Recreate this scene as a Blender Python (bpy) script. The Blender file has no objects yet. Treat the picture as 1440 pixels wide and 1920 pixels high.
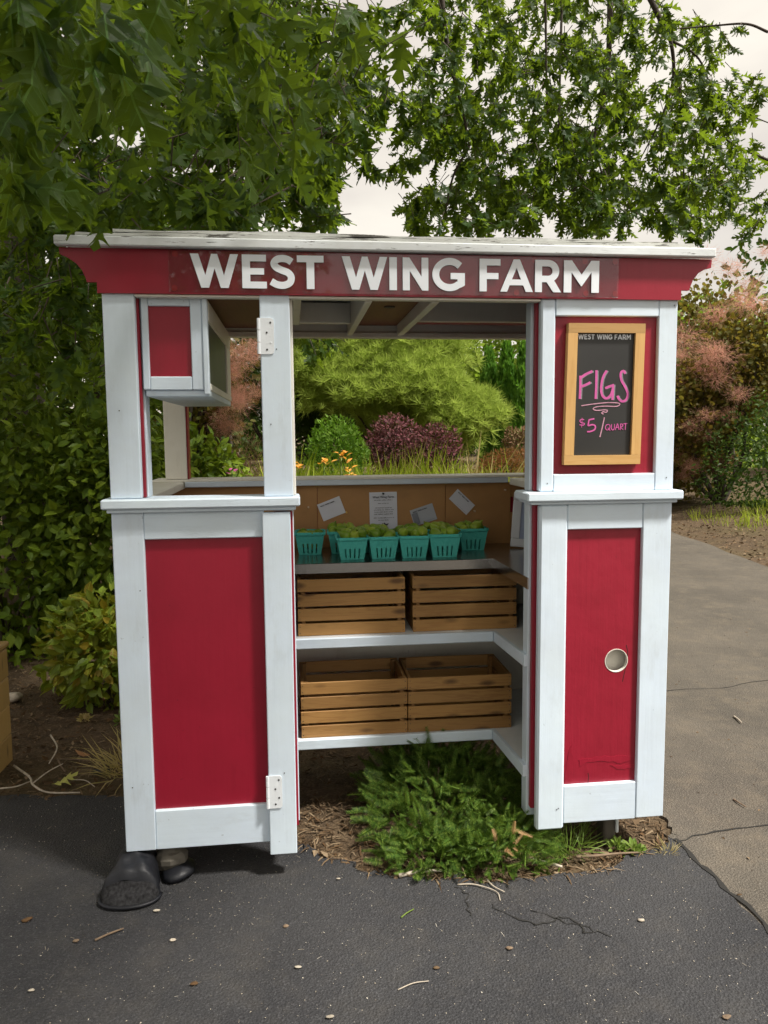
import bpy, math, random
import numpy as np
from mathutils import Vector, Matrix, Euler
from mathutils.geometry import tessellate_polygon
random.seed(7); rng = np.random.default_rng(7)
R = math.radians
scene = bpy.context.scene
COL = scene.collection

# ------------------------------------------------------------------ camera
CAM = np.array([0.0, -2.75, 1.56]); FPX = 1440.0
YAW, PITCH, ROLL = R(6.7), R(5.75), R(0.5)
fw = np.array([math.sin(YAW)*math.cos(PITCH), math.cos(YAW)*math.cos(PITCH), -math.sin(PITCH)])
r0 = np.array([math.cos(YAW), -math.sin(YAW), 0.0]); u0 = np.cross(r0, fw)
RT = math.cos(ROLL)*r0 - math.sin(ROLL)*u0; UP = math.sin(ROLL)*r0 + math.cos(ROLL)*u0
cd = bpy.data.cameras.new('camera'); cam = bpy.data.objects.new('camera', cd); COL.objects.link(cam)
M = Matrix(((RT[0], UP[0], -fw[0], CAM[0]), (RT[1], UP[1], -fw[1], CAM[1]), (RT[2], UP[2], -fw[2], CAM[2]), (0, 0, 0, 1)))
cam.matrix_world = M
cd.sensor_fit = 'VERTICAL'; cd.sensor_height = 36.0; cd.lens = 36.0*FPX/1920.0
cd.clip_start = 0.02; cd.clip_end = 2000
scene.camera = cam
def at(px, py, Y):
    """survey helper: point of the place seen at a photo pixel, at depth Y behind the stand's front"""
    d = fw + RT*(px-720)/FPX + UP*(960-py)/FPX
    return CAM + d*(Y-CAM[1])/d[1]

# ------------------------------------------------------------------ world, sun, exposure
SUN_DIR = Vector((0.45, -0.32, 0.9)).normalized()
SUN_EL = math.asin(SUN_DIR.z); SUN_AZ = math.atan2(SUN_DIR.x, SUN_DIR.y)
w = bpy.data.worlds.new('World'); scene.world = w; w.use_nodes = True
nt = w.node_tree; nt.nodes.clear()
def wn(t): return nt.nodes.new(t)
sky = wn('ShaderNodeTexSky'); sky.sky_type = 'NISHITA'; sky.sun_disc = False
sky.sun_elevation = SUN_EL; sky.sun_rotation = SUN_AZ; sky.air_density = 1.0; sky.dust_density = 2.0
b1 = wn('ShaderNodeBackground'); b1.inputs[1].default_value = 0.14
nt.links.new(sky.outputs[0], b1.inputs[0])
tc = wn('ShaderNodeTexCoord'); mp = wn('ShaderNodeMapping'); mp.inputs['Scale'].default_value = (1.2, 1.2, 3.0)
nt.links.new(tc.outputs['Generated'], mp.inputs[0])
no = wn('ShaderNodeTexNoise'); no.inputs['Scale'].default_value = 2.2; no.inputs['Detail'].default_value = 7
nt.links.new(mp.outputs[0], no.inputs[0])
cr = wn('ShaderNodeValToRGB'); cr.color_ramp.elements[0].position = 0.35; cr.color_ramp.elements[1].position = 0.7
cr.color_ramp.elements[0].color = (0.68, 0.585, 0.47, 1); cr.color_ramp.elements[1].color = (1.0, 0.90, 0.72, 1)
nt.links.new(no.outputs[0], cr.inputs[0])
b2 = wn('ShaderNodeBackground'); b2.inputs[1].default_value = 0.56
nt.links.new(cr.outputs[0], b2.inputs[0])
mx = wn('ShaderNodeMixShader'); mx.inputs[0].default_value = 0.84
nt.links.new(b1.outputs[0], mx.inputs[1]); nt.links.new(b2.outputs[0], mx.inputs[2])
wo = wn('ShaderNodeOutputWorld'); nt.links.new(mx.outputs[0], wo.inputs[0])
sl = bpy.data.lights.new('sun', 'SUN'); sl.energy = 3.7; sl.angle = R(7); sl.color = (1.0, 0.95, 0.87)
so = bpy.data.objects.new('sun', sl); COL.objects.link(so)
so.rotation_euler = (-SUN_DIR).to_track_quat('-Z', 'Y').to_euler()
vs = scene.view_settings; vs.view_transform = 'Standard'; vs.look = 'None'; vs.gamma = 1.0; vs.exposure = 1.08; vs.use_curve_mapping = False
scene.render.engine = 'CYCLES'
cy = scene.cycles; cy.use_denoising = True; cy.max_bounces = 5; cy.diffuse_bounces = 3; cy.glossy_bounces = 3; cy.transmission_bounces = 3; cy.use_adaptive_sampling = True; cy.adaptive_threshold = 0.025
cy.transparent_max_bounces = 12; cy.sample_clamp_indirect = 6.0; cy.caustics_reflective = False; cy.caustics_refractive = False

# ------------------------------------------------------------------ materials
class NT:
    def __init__(s, name):
        s.m = bpy.data.materials.new(name); s.m.use_nodes = True; s.t = s.m.node_tree
        s.t.nodes.clear(); s.out = s.n('ShaderNodeOutputMaterial')
    def n(s, t, **kw):
        x = s.t.nodes.new(t)
        for k, v in kw.items(): setattr(x, k, v)
        return x
    def l(s, a, b): s.t.links.new(a, b)
    def coord(s, scale=(1, 1, 1), rnd=True, kind='Object'):
        tc = s.n('ShaderNodeTexCoord'); mp = s.n('ShaderNodeMapping'); mp.inputs['Scale'].default_value = scale
        s.l(tc.outputs[kind], mp.inputs[0])
        if rnd:
            oi = s.n('ShaderNodeObjectInfo'); mu = s.n('ShaderNodeMath', operation='MULTIPLY'); mu.inputs[1].default_value = 37.0
            s.l(oi.outputs['Random'], mu.inputs[0]); s.l(mu.outputs[0], mp.inputs['Location'])
        return mp.outputs[0]
    def noise(s, co, scale, detail=4, rough=0.55, dist=0.0):
        x = s.n('ShaderNodeTexNoise'); x.inputs['Scale'].default_value = scale; x.inputs['Detail'].default_value = detail
        x.inputs['Roughness'].default_value = rough; x.inputs['Distortion'].default_value = dist
        if co is not None: s.l(co, x.inputs['Vector'])
        return x.outputs[0]
    def ramp(s, f, stops):
        x = s.n('ShaderNodeValToRGB'); e = x.color_ramp.elements
        while len(e) < len(stops): e.new(0.5)
        for el, (p, c) in zip(e, stops): el.position = p; el.color = (*c, 1) if len(c) == 3 else c
        s.l(f, x.inputs[0]); return x.outputs[0]
    def mix(s, f, a, b, mode='MIX'):
        x = s.n('ShaderNodeMix', data_type='RGBA', blend_type=mode)
        if isinstance(f, (int, float)): x.inputs[0].default_value = f
        else: s.l(f, x.inputs[0])
        for i, v in ((6, a), (7, b)):
            if isinstance(v, (tuple, list)): x.inputs[i].default_value = (*v, 1)
            else: s.l(v, x.inputs[i])
        return x.outputs[2]
    def math(s, op, a, b=0.0):
        x = s.n('ShaderNodeMath', operation=op)
        for i, v in ((0, a), (1, b)):
            if isinstance(v, (int, float)): x.inputs[i].default_value = v
            else: s.l(v, x.inputs[i])
        return x.outputs[0]
    def bsdf(s, col, rough=0.5, metal=0.0, bump=None, bstr=0.3, bdist=0.002, spec=0.5):
        p = s.n('ShaderNodeBsdfPrincipled')
        if isinstance(col, (tuple, list)): p.inputs['Base Color'].default_value = (*col, 1)
        else: s.l(col, p.inputs['Base Color'])
        if isinstance(rough, (int, float)): p.inputs['Roughness'].default_value = rough
        else: s.l(rough, p.inputs['Roughness'])
        p.inputs['Metallic'].default_value = metal; p.inputs['Specular IOR Level'].default_value = spec
        if bump is not None:
            b = s.n('ShaderNodeBump'); b.inputs['Strength'].default_value = bstr; b.inputs['Distance'].default_value = bdist
            s.l(bump, b.inputs['Height']); s.l(b.outputs[0], p.inputs['Normal'])
        return p
    def done(s, sh): s.l(sh.outputs[0], s.out.inputs[0]); return s.m

def paint(name, col, dirt=0.25, rough=0.5, chips=0.0, grain='Z', bstr=0.35):
    t = NT(name); sc = {'Z': (60, 60, 3), 'X': (3, 60, 60)}[grain]
    g = t.noise(t.coord(sc), 1.0, 5, 0.6)
    big = t.noise(t.coord((1, 1, 1)), 3.5, 5, 0.65)
    f = t.ramp(big, [(0.35, (0, 0, 0)), (0.75, (1, 1, 1))])
    dark = tuple(c*(1-dirt*0.6)*k for c, k in zip(col, (1.0, 0.98, 0.93)))
    c = t.mix(f, col, dark)
    sp = t.noise(t.coord((1, 1, 1)), 55, 2, 0.5)
    spots = t.ramp(sp, [(0.755, (0, 0, 0)), (0.775, (1, 1, 1))])
    c = t.mix(t.math('MULTIPLY', spots, 0.45), c, tuple(x*0.35 for x in col))
    if chips:
        ch = t.noise(t.coord((3, 8, 30)), 2.0, 8, 0.7)
        cf = t.ramp(ch, [(0.62-chips*0.1, (0, 0, 0)), (0.66-chips*0.1, (1, 1, 1))])
        c = t.mix(cf, c, (0.07, 0.065, 0.055))
    c = t.mix(t.ramp(g, [(0.30, (.18, .18, .18)), (0.45, (0, 0, 0))]), c, tuple(x*0.72 for x in col))
    fd = t.noise(t.coord((1, 1, 1)), 1.8, 4, 0.6); c = t.mix(t.ramp(fd, [(0.42, (0, 0, 0)), (0.75, (.5, .5, .5))]), c, tuple(min(.92, x*1.18+.006) for x in col))
    sm = t.noise(t.coord((2.2, 2.2, 0.7) if grain == 'Z' else (0.7, 2.2, 2.2)), 5, 6, 0.7)
    c = t.mix(t.ramp(sm, [(0.56, (0, 0, 0)), (0.80, (.4, .4, .4))]), c, tuple(x*k*0.62 for x, k in zip(col, (1.0, .95, .84))))
    h = t.math('ADD', g, t.math('MULTIPLY', t.noise(t.coord((1, 1, 1)), 14, 3), 1.5))
    return t.done(t.bsdf(c, rough, bump=h, bstr=bstr, bdist=0.0015))

def wood(name, light, dark, axis='X', scale=1.0, rough=0.6, knots=True, strong=0.8):
    t = NT(name); s = {'X': (1.6, 22, 22), 'Z': (22, 22, 1.6), 'Y': (22, 1.6, 22)}[axis]
    s = tuple(x*scale for x in s)
    co = t.coord(s)
    n1 = t.noise(co, 1.2, 4, 0.55, 0.6)
    wv = t.math('FRACT', t.math('MULTIPLY', n1, 6.0))
    mid_ = tuple((a+b)/2 for a, b in zip(light, dark)); rings = t.ramp(wv, [(0.0, mid_), (0.3, light), (0.8, light), (1.0, mid_)])
    oi_ = t.n('ShaderNodeObjectInfo'); rings = t.mix(t.math('MULTIPLY', oi_.outputs['Random'], 0.62), rings, tuple(x*0.42 for x in light))
    fine = t.noise(t.coord(tuple(x*5 for x in s)), 1.5, 3)
    c = t.mix(t.math('MULTIPLY', fine, 0.55*strong), rings, dark)
    tone = t.noise(t.coord((1.2, 1.2, 1.2)), 2.5, 2)
    c = t.mix(t.ramp(tone, [(0.3, (0, 0, 0)), (0.7, (.55, .55, .55))]), c, tuple(a*0.62 for a in light))
    if knots:
        ks = {'X': (5, 14, 14), 'Z': (14, 14, 5), 'Y': (14, 5, 14)}[axis]
        vo = t.n('ShaderNodeTexVoronoi'); vo.inputs['Scale'].default_value = 1.0; t.l(t.coord(ks), vo.inputs['Vector'])
        kf = t.ramp(vo.outputs[0], [(0.1, (1, 1, 1)), (0.24, (0, 0, 0))])
        c = t.mix(t.math('MULTIPLY', kf, 0.8), c, tuple(x*0.25 for x in dark))
    ot = t.n('ShaderNodeObjectInfo'); c = t.mix(1.0, c, t.ramp(ot.outputs['Random'], [(0.0, (.52, .50, .48)), (0.35, (.95, .93, .9)), (0.6, (.70, .67, .63)), (1.0, (1.08, 1.06, 1.02))] if knots else [(0, (1, 1, 1)), (1, (.93, .93, .93))]), 'MULTIPLY')
    return t.done(t.bsdf(c, rough, bump=fine, bstr=0.35, bdist=0.001))

def leafmat(name, cols, trans=0.35, rough=0.45, spec=0.4, tcol=None, vein=False):
    t = NT(name); ge = t.n('ShaderNodeNewGeometry'); oi = t.n('ShaderNodeObjectInfo')
    rnd = t.math('FRACT', t.math('ADD', ge.outputs['Random Per Island'], oi.outputs['Random']))
    n = len(cols); c = t.ramp(rnd, [((i+0.5)/n, c) for i, c in enumerate(cols)])
    c = t.mix(t.math('MULTIPLY', t.noise(t.coord((1, 1, 1), rnd=False), 9.0, 3), 0.45), c, tuple(x*0.55 for x in cols[0]))
    bp = None
    if vein:                                  # midrib and side veins in the single leaf's own frame
        tc_ = t.n('ShaderNodeTexCoord'); sx = t.n('ShaderNodeSeparateXYZ'); t.l(tc_.outputs['Object'], sx.inputs[0]); ax = t.math('ABSOLUTE', sx.outputs[0])
        rib = t.math('LESS_THAN', ax, 0.012)
        ph = t.math('FRACT', t.math('MULTIPLY', t.math('SUBTRACT', sx.outputs[1], t.math('MULTIPLY', ax, 0.75)), 6.5))
        side = t.math('LESS_THAN', t.math('ABSOLUTE', t.math('SUBTRACT', ph, 0.5)), 0.035)
        vf = t.math('MAXIMUM', rib, t.math('MULTIPLY', side, 0.45)); c = t.mix(t.math('MULTIPLY', vf, 0.6), c, tuple(min(1, x*2.6+.03) for x in cols[1]))
        bp = t.math('ADD', t.math('MULTIPLY', t.math('PINGPONG', ph, 0.5), 1.0), vf)
    p = t.bsdf(c, rough, spec=spec, bump=bp, bstr=0.6, bdist=0.004)
    tr = t.n('ShaderNodeBsdfTranslucent')
    t.l(t.mix(0.5, c, tcol or tuple(min(1, x*k) for x, k in zip(cols[-1], (1.6, 1.7, 0.9)))), tr.inputs[0])
    m = t.n('ShaderNodeMixShader'); m.inputs[0].default_value = trans
    t.l(p.outputs[0], m.inputs[1]); t.l(tr.outputs[0], m.inputs[2])
    return t.done(m)

def plain(name, col, rough=0.5, metal=0.0, var=0.15, nscale=8.0, bstr=0.2, bscale=60, spec=0.5, bdist=0.001):
    t = NT(name); n = t.noise(t.coord((1, 1, 1)), nscale, 4)
    c = t.mix(t.ramp(n, [(0.35, (0, 0, 0)), (0.7, (1, 1, 1))]), col, tuple(x*(1-var) for x in col))
    return t.done(t.bsdf(c, rough, metal, bump=t.noise(t.coord((1, 1, 1)), bscale, 3), bstr=bstr, bdist=bdist, spec=spec))

MT = {}
MT['white'] = paint('white_paint_skylit', (0.63, 0.73, 0.85), 0.12)  # blue skylight cast on the front boards mixed into the white
MT['whiteX'] = paint('white_rail_skylit', (0.63, 0.73, 0.85), 0.12, grain='X')  # same skylight tint in the colour, grain run crosswise
MT['cream'] = paint('cream_paint', (0.80, 0.78, 0.71), 0.18)
MT['shelfwhite'] = paint('shelf_paint', (0.74, 0.77, 0.80), 0.2, grain='X')
MT['roofwhite'] = paint('weathered_white_paint', (0.72, 0.76, 0.79), 0.35, chips=0.35, grain='X')
MT['roofold'] = paint('peeling_roof_paint', (0.62, 0.64, 0.62), 0.5, chips=1.0, grain='X')
MT['red'] = paint('barn_red_paint', (0.28, 0.006, 0.024), 0.32, rough=0.38)
MT['redold'] = paint('worn_red_paint', (0.29, 0.007, 0.026), 0.35, rough=0.42, bstr=0.8)
MT['hardboard'] = plain('tan_hardboard', (0.48, 0.25, 0.09), 0.6, var=0.25, nscale=5, bstr=0.1, bscale=200)
MT['crate'] = wood('stained_crate_wood', (0.62, 0.35, 0.115), (0.26, 0.10, 0.022))
MT['crateY'] = wood('stained_crate_wood_end', (0.46, 0.25, 0.08), (0.18, 0.075, 0.02), 'Y')
MT['pineX'] = wood('pine_frame_cross', (0.74, 0.45, 0.17), (0.56, 0.29, 0.08), 'X', 0.8, 0.45, knots=False, strong=0.5)
MT['pineZ'] = wood('pine_frame_upright', (0.74, 0.45, 0.17), (0.56, 0.29, 0.08), 'Z', 0.8, 0.45, knots=False, strong=0.5)
MT['binwood'] = wood('yellow_bin_wood', (0.55, 0.38, 0.13), (0.36, 0.21, 0.06), 'Z', 1.0, 0.5)
MT['greywood'] = wood('grey_post_wood', (0.16, 0.14, 0.12), (0.05, 0.045, 0.04), 'Z', 1.0, 0.8)
MT['ply'] = wood('red_brown_ceiling_board', (0.24, 0.085, 0.045), (0.15, 0.045, 0.025), 'Y', 0.6, 0.6, knots=False)
MT['skylight'] = plain('dark_skylight_sheet', (0.045, 0.052, 0.05), 0.4)
MT['smoked'] = plain('smoked_grey_pane', (0.13, 0.125, 0.115), 0.45, spec=0.25)
MT['steel'] = plain('stainless_steel', (0.46, 0.45, 0.44), 0.26, metal=1.0, var=0.2, nscale=3, bstr=0.05, bscale=30)
MT['metalwhite'] = plain('white_painted_metal', (0.76, 0.80, 0.84), 0.3, var=0.05)
MT['screw'] = plain('dark_screw', (0.06, 0.06, 0.065), 0.4, metal=0.7)
MT['letter'] = plain('white_letter_vinyl', (0.82, 0.86, 0.92), 0.35, var=0.04, bstr=0.0)
MT['stick_red'] = plain('bright_red_pad', (0.42, 0.006, 0.016), 0.35)
MT['paper'] = plain('paper', (0.74, 0.76, 0.86), 0.8, var=0.06)
MT['paperedge'] = plain('cream_paper', (0.80, 0.77, 0.70), 0.8, var=0.06)
MT['ink'] = plain('ink', (0.015, 0.018, 0.045), 0.7)
MT['inkgrey'] = plain('grey_print', (0.25, 0.27, 0.32), 0.7)
MT['brownink'] = plain('hen_print', (0.15, 0.09, 0.06), 0.7)
MT['slate'] = plain('chalkboard_black', (0.028, 0.028, 0.028), 0.42, var=0.3, nscale=4, bstr=0.05)
MT['chalkpink'] = plain('pink_chalk_marker', (0.62, 0.11, 0.36), 0.8, var=0.15, nscale=60)
MT['chalkpale'] = plain('pale_pink_chalk_marker', (0.62, 0.32, 0.43), 0.8, var=0.3, nscale=80)
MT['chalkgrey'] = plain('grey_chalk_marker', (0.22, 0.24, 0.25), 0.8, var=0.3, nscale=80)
MT['vinyl'] = plain('black_vinyl', (0.010, 0.011, 0.015), 0.5, var=0.3, nscale=12, bstr=0.6, bscale=24, spec=0.35, bdist=.006)
MT['mesh'] = plain('black_mesh_fabric', (0.034, 0.034, 0.036), 0.95, var=0.7, nscale=90, bstr=1.0, bscale=220, spec=0.1)
MT['rock'] = plain('grey_rock', (0.15, 0.135, 0.11), 0.9, var=0.5, nscale=14, bstr=0.8, bscale=30)
MT['bark'] = plain('oak_bark', (0.060, 0.046, 0.034), 0.95, var=0.6, nscale=20, bstr=1.0, bscale=35)
MT['twig'] = plain('twig_bark', (0.085, 0.066, 0.046), 0.9, var=0.4, nscale=30)
MT['paletwig'] = plain('bleached_twig', (0.46, 0.40, 0.32), 0.85, var=0.4, nscale=40)
MT['browntwig'] = plain('brown_twig', (0.20, 0.14, 0.09), 0.9, var=0.4, nscale=40)
MT['pinwood'] = plain('wooden_pin', (0.78, 0.62, 0.44), 0.5, var=0.1)
MT['yellowpin'] = plain('yellow_pin', (0.75, 0.50, 0.12), 0.4, var=0.1)
MT['blackpin'] = plain('black_pin', (0.02, 0.03, 0.03), 0.4)

def pulp():
    t = NT('teal_pulp'); n = t.noise(t.coord((1, 1, 1)), 90, 3, 0.7); n2 = t.noise(t.coord((1, 1, 1)), 12, 3)
    c = t.mix(t.ramp(n, [(0.35, (0, 0, 0)), (0.75, (1, 1, 1))]), (0.070, 0.50, 0.44), (0.12, 0.60, 0.53))
    c = t.mix(t.math('MULTIPLY', n2, 0.4), c, (0.035, 0.30, 0.27))
    return t.done(t.bsdf(c, 0.9, bump=n, bstr=0.5, bdist=0.001))
MT['pulp'] = pulp()
def figm():
    t = NT('green_fig'); oi = t.n('ShaderNodeObjectInfo')
    n = t.noise(t.coord((70, 70, 5)), 1.0, 3); n2 = t.noise(t.coord((1, 1, 1)), 30, 3)
    c = t.ramp(oi.outputs['Random'], [(0.0, (0.13, 0.26, 0.010)), (0.5, (0.24, 0.40, 0.018)), (1.0, (0.36, 0.48, 0.04))])
    c = t.mix(t.ramp(n, [(0.5, (0, 0, 0)), (0.7, (.55, .55, .55))]), c, (0.32, 0.42, 0.07))
    c = t.mix(t.math('MULTIPLY', n2, 0.4), c, (0.07, 0.10, 0.012))
    return t.done(t.bsdf(c, 0.42, bump=n, bstr=0.3, bdist=0.001))
MT['fig'] = figm()
def acrylic():
    t = NT('clear_acrylic'); fr = t.n('ShaderNodeFresnel'); fr.inputs[0].default_value = 1.55
    tr = t.n('ShaderNodeBsdfTransparent'); tr.inputs[0].default_value = (1, 1, 1, 1)
    gl = t.n('ShaderNodeBsdfGlossy'); gl.inputs['Roughness'].default_value = 0.03
    m = t.n('ShaderNodeMixShader'); t.l(t.math('MULTIPLY', fr.outputs[0], 0.6), m.inputs[0]); t.l(tr.outputs[0], m.inputs[1]); t.l(gl.outputs[0], m.inputs[2])
    return t.done(m)
MT['acrylic'] = acrylic()
def asphalt(name, a, b, dirt, stain):
    t = NT(name); co = t.coord((1, 1, 1), rnd=False)
    big = t.noise(co, 1.1, 5, 0.6); mid = t.noise(co, 6, 5, 0.65); fine = t.noise(co, 160, 3, 0.7)
    vo = t.n('ShaderNodeTexVoronoi'); vo.inputs['Scale'].default_value = 130; t.l(co, vo.inputs['Vector'])
    c = t.mix(t.ramp(big, [(0.38, (0, 0, 0)), (0.62, (1, 1, 1))]), a, b)
    fl = t.noise(co, 320, 2, 0.6); c = t.mix(t.ramp(fl, [(0.35, (.6, .6, .6)), (0.5, (0, 0, 0))]), c, tuple(x*0.45 for x in a))
    c = t.mix(t.ramp(mid, [(0.48, (0, 0, 0)), (0.75, (stain,)*3)]), c, dirt)
    c = t.mix(t.ramp(fine, [(0.52, (0, 0, 0)), (0.72, (.6, .6, .6))]), c, tuple(x*2.4 for x in b))
    sp = t.noise(co, 75, 2, 0.5)
    c = t.mix(t.ramp(sp, [(0.73, (0, 0, 0)), (0.77, (.55, .55, .55))]), c, (0.30, 0.28, 0.25))
    h = t.math('ADD', t.math('MULTIPLY', vo.outputs[0], 1.0), t.math('MULTIPLY', t.noise(co, 22, 4), 1.2))
    return t.done(t.bsdf(c, 0.88, bump=h, bstr=0.75, bdist=0.006, spec=0.3))
MT['asphalt'] = asphalt('asphalt_dark', (0.022, 0.0225, 0.0255), (0.040, 0.040, 0.042), (0.075, 0.068, 0.058), 0.35)
MT['drive'] = asphalt('driveway_worn', (0.068, 0.060, 0.049), (0.100, 0.087, 0.070), (0.14, 0.115, 0.083), 0.6)
MT['crack'] = plain('crack_shadow_dirt', (0.016, 0.015, 0.013), 0.95)
def soil():
    t = NT('garden_soil'); co = t.coord((1, 1, 1), rnd=False)
    big = t.noise(co, 0.8, 4); mid = t.noise(co, 9, 5, 0.7); fine = t.noise(co, 70, 4, 0.7)
    c = t.mix(t.ramp(mid, [(0.35, (0, 0, 0)), (0.7, (1, 1, 1))]), (0.055, 0.038, 0.024), (0.13, 0.088, 0.052))
    c = t.mix(t.ramp(fine, [(0.5, (0, 0, 0)), (0.7, (.8, .8, .8))]), c, (0.20, 0.145, 0.09))
    c = t.mix(t.ramp(big, [(0.45, (0, 0, 0)), (0.7, (.4, .4, .4))]), c, (0.10, 0.09, 0.035))
    return t.done(t.bsdf(c, 0.95, bump=t.math('ADD', mid, fine), bstr=1.0, bdist=0.02, spec=0.2))
MT['soil'] = soil()
MT['pathm'] = plain('pale_gravel', (0.42, 0.37, 0.30), 0.9, var=0.3, nscale=20, bstr=0.6)
MT['litter'] = leafmat('dry_litter', [(0.08, 0.052, 0.03), (0.16, 0.11, 0.065), (0.28, 0.21, 0.135), (0.12, 0.07, 0.035)], 0.05, 0.9, 0.1)
MT['chips'] = leafmat('pale_grit', [(0.48, 0.43, 0.35), (0.30, 0.26, 0.20), (0.60, 0.56, 0.48), (0.20, 0.17, 0.13)], 0.0, 0.9, 0.1)
MT['oak'] = leafmat('oak_leaf', [(0.016, 0.042, 0.007), (0.030, 0.074, 0.010), (0.056, 0.112, 0.012), (0.024, 0.060, 0.010)], 0.5, 0.48, 0.25, (0.32, 0.45, 0.02))
MT['oak_v'] = leafmat('veined_oak_leaf', [(0.016, 0.042, 0.007), (0.030, 0.074, 0.010), (0.056, 0.112, 0.012), (0.024, 0.060, 0.010)], 0.5, 0.48, 0.25, (0.32, 0.45, 0.02), vein=True)
MT['hedge'] = leafmat('hedge_leaf', [(0.075, 0.13, 0.010), (0.14, 0.215, 0.014), (0.20, 0.27, 0.02), (0.10, 0.17, 0.012)], 0.35, 0.5, 0.25, (0.25, 0.32, 0.02))
MT['hedge_v'] = leafmat('veined_hedge_leaf', [(0.075, 0.13, 0.010), (0.14, 0.215, 0.014), (0.20, 0.27, 0.02), (0.10, 0.17, 0.012)], 0.35, 0.5, 0.25, (0.25, 0.32, 0.02), vein=True)
MT['nandina'] = leafmat('nandina_leaf', [(0.12, 0.20, 0.018), (0.18, 0.26, 0.022), (0.24, 0.30, 0.03), (0.14, 0.23, 0.02), (0.21, 0.28, 0.02), (0.26, 0.29, 0.03), (0.14, 0.20, 0.02), (0.17, 0.25, 0.02), (0.33, 0.24, 0.03)], 0.3, 0.45, 0.3)
MT['nandina_v'] = leafmat('veined_nandina_leaf', [(0.12, 0.20, 0.018), (0.18, 0.26, 0.022), (0.24, 0.30, 0.03), (0.14, 0.23, 0.02), (0.21, 0.28, 0.02), (0.26, 0.29, 0.03), (0.14, 0.20, 0.02), (0.17, 0.25, 0.02), (0.33, 0.24, 0.03)], 0.3, 0.45, 0.3, vein=True)
MT['pine'] = leafmat('pine_needles', [(0.26, 0.36, 0.05), (0.36, 0.46, 0.08), (0.44, 0.54, 0.12), (0.30, 0.40, 0.06)], 0.45, 0.6, 0.15, (0.5, 0.62, 0.12))
MT['arbor'] = leafmat('arborvitae_leaf', [(0.07, 0.18, 0.022), (0.11, 0.25, 0.03), (0.15, 0.31, 0.035)], 0.35, 0.6, 0.15)
MT['box'] = leafmat('boxwood_leaf', [(0.13, 0.27, 0.025), (0.20, 0.36, 0.04), (0.27, 0.44, 0.06), (0.16, 0.30, 0.03)], 0.35, 0.5, 0.25)
MT['barberry'] = leafmat('barberry_leaf', [(0.10, 0.036, 0.046), (0.20, 0.060, 0.078), (0.29, 0.10, 0.115), (0.09, 0.05, 0.04)], 0.3, 0.6, 0.2)
MT['spirea'] = leafmat('spirea_leaf', [(0.20, 0.14, 0.035), (0.34, 0.14, 0.06), (0.24, 0.20, 0.05), (0.42, 0.16, 0.08)], 0.3, 0.6, 0.2)
MT['brownbush'] = leafmat('brown_seed_bush', [(0.17, 0.105, 0.055), (0.22, 0.10, 0.06), (0.13, 0.10, 0.04), (0.20, 0.14, 0.07)], 0.15, 0.7, 0.2)
MT['smokeleaf'] = leafmat('smoke_bush_leaf', [(0.085, 0.085, 0.016), (0.14, 0.12, 0.024), (0.10, 0.12, 0.02), (0.18, 0.11, 0.03), (0.07, 0.08, 0.015)], 0.4, 0.55, 0.2, (0.34, 0.26, 0.03))
MT['plume'] = leafmat('smoke_plume', [(0.66, 0.34, 0.26), (0.70, 0.40, 0.28), (0.62, 0.29, 0.25), (0.68, 0.44, 0.29)], 0.45, 0.9, 0.05, (0.8, 0.45, 0.34))
MT['darktree'] = leafmat('dark_evergreen_leaf', [(0.028, 0.058, 0.010), (0.050, 0.095, 0.014), (0.07, 0.12, 0.018)], 0.3, 0.55, 0.2)
MT['maple'] = leafmat('bright_tree_leaf', [(0.18, 0.27, 0.03), (0.26, 0.37, 0.04), (0.34, 0.44, 0.06), (0.14, 0.21, 0.02)], 0.45, 0.5, 0.25)
MT['grass'] = leafmat('grass_blade', [(0.24, 0.32, 0.025), (0.36, 0.44, 0.04), (0.46, 0.50, 0.07), (0.30, 0.38, 0.03)], 0.4, 0.6, 0.15)
MT['drygrass'] = leafmat('dry_grass_blade', [(0.42, 0.34, 0.14), (0.30, 0.28, 0.09), (0.48, 0.38, 0.18)], 0.3, 0.6, 0.2)
MT['yew'] = leafmat('yew_needle', [(0.045, 0.10, 0.018), (0.080, 0.16, 0.025), (0.13, 0.22, 0.035), (0.20, 0.28, 0.05)], 0.3, 0.5, 0.25)
MT['deadyew'] = leafmat('dead_needle', [(0.40, 0.25, 0.12), (0.50, 0.33, 0.17)], 0.2, 0.7, 0.2)
MT['weed'] = leafmat('weed_leaf', [(0.12, 0.20, 0.03), (0.20, 0.30, 0.05), (0.16, 0.22, 0.04)], 0.3, 0.45, 0.3)
MT['petal'] = leafmat('orange_petal', [(0.80, 0.38, 0.06), (0.85, 0.48, 0.12), (0.75, 0.30, 0.05)], 0.35, 0.5, 0.2)
MT['magenta'] = leafmat('magenta_petal', [(0.60, 0.10, 0.35), (0.70, 0.16, 0.42)], 0.35, 0.5, 0.2)
MT['yellowleaf'] = leafmat('fallen_yellow_leaf', [(0.38, 0.38, 0.10), (0.42, 0.40, 0.12)], 0.1, 0.6, 0.3)
MT['brownleaf'] = leafmat('fallen_brown_leaf', [(0.30, 0.15, 0.07), (0.36, 0.20, 0.10)], 0.1, 0.7, 0.2)

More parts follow.
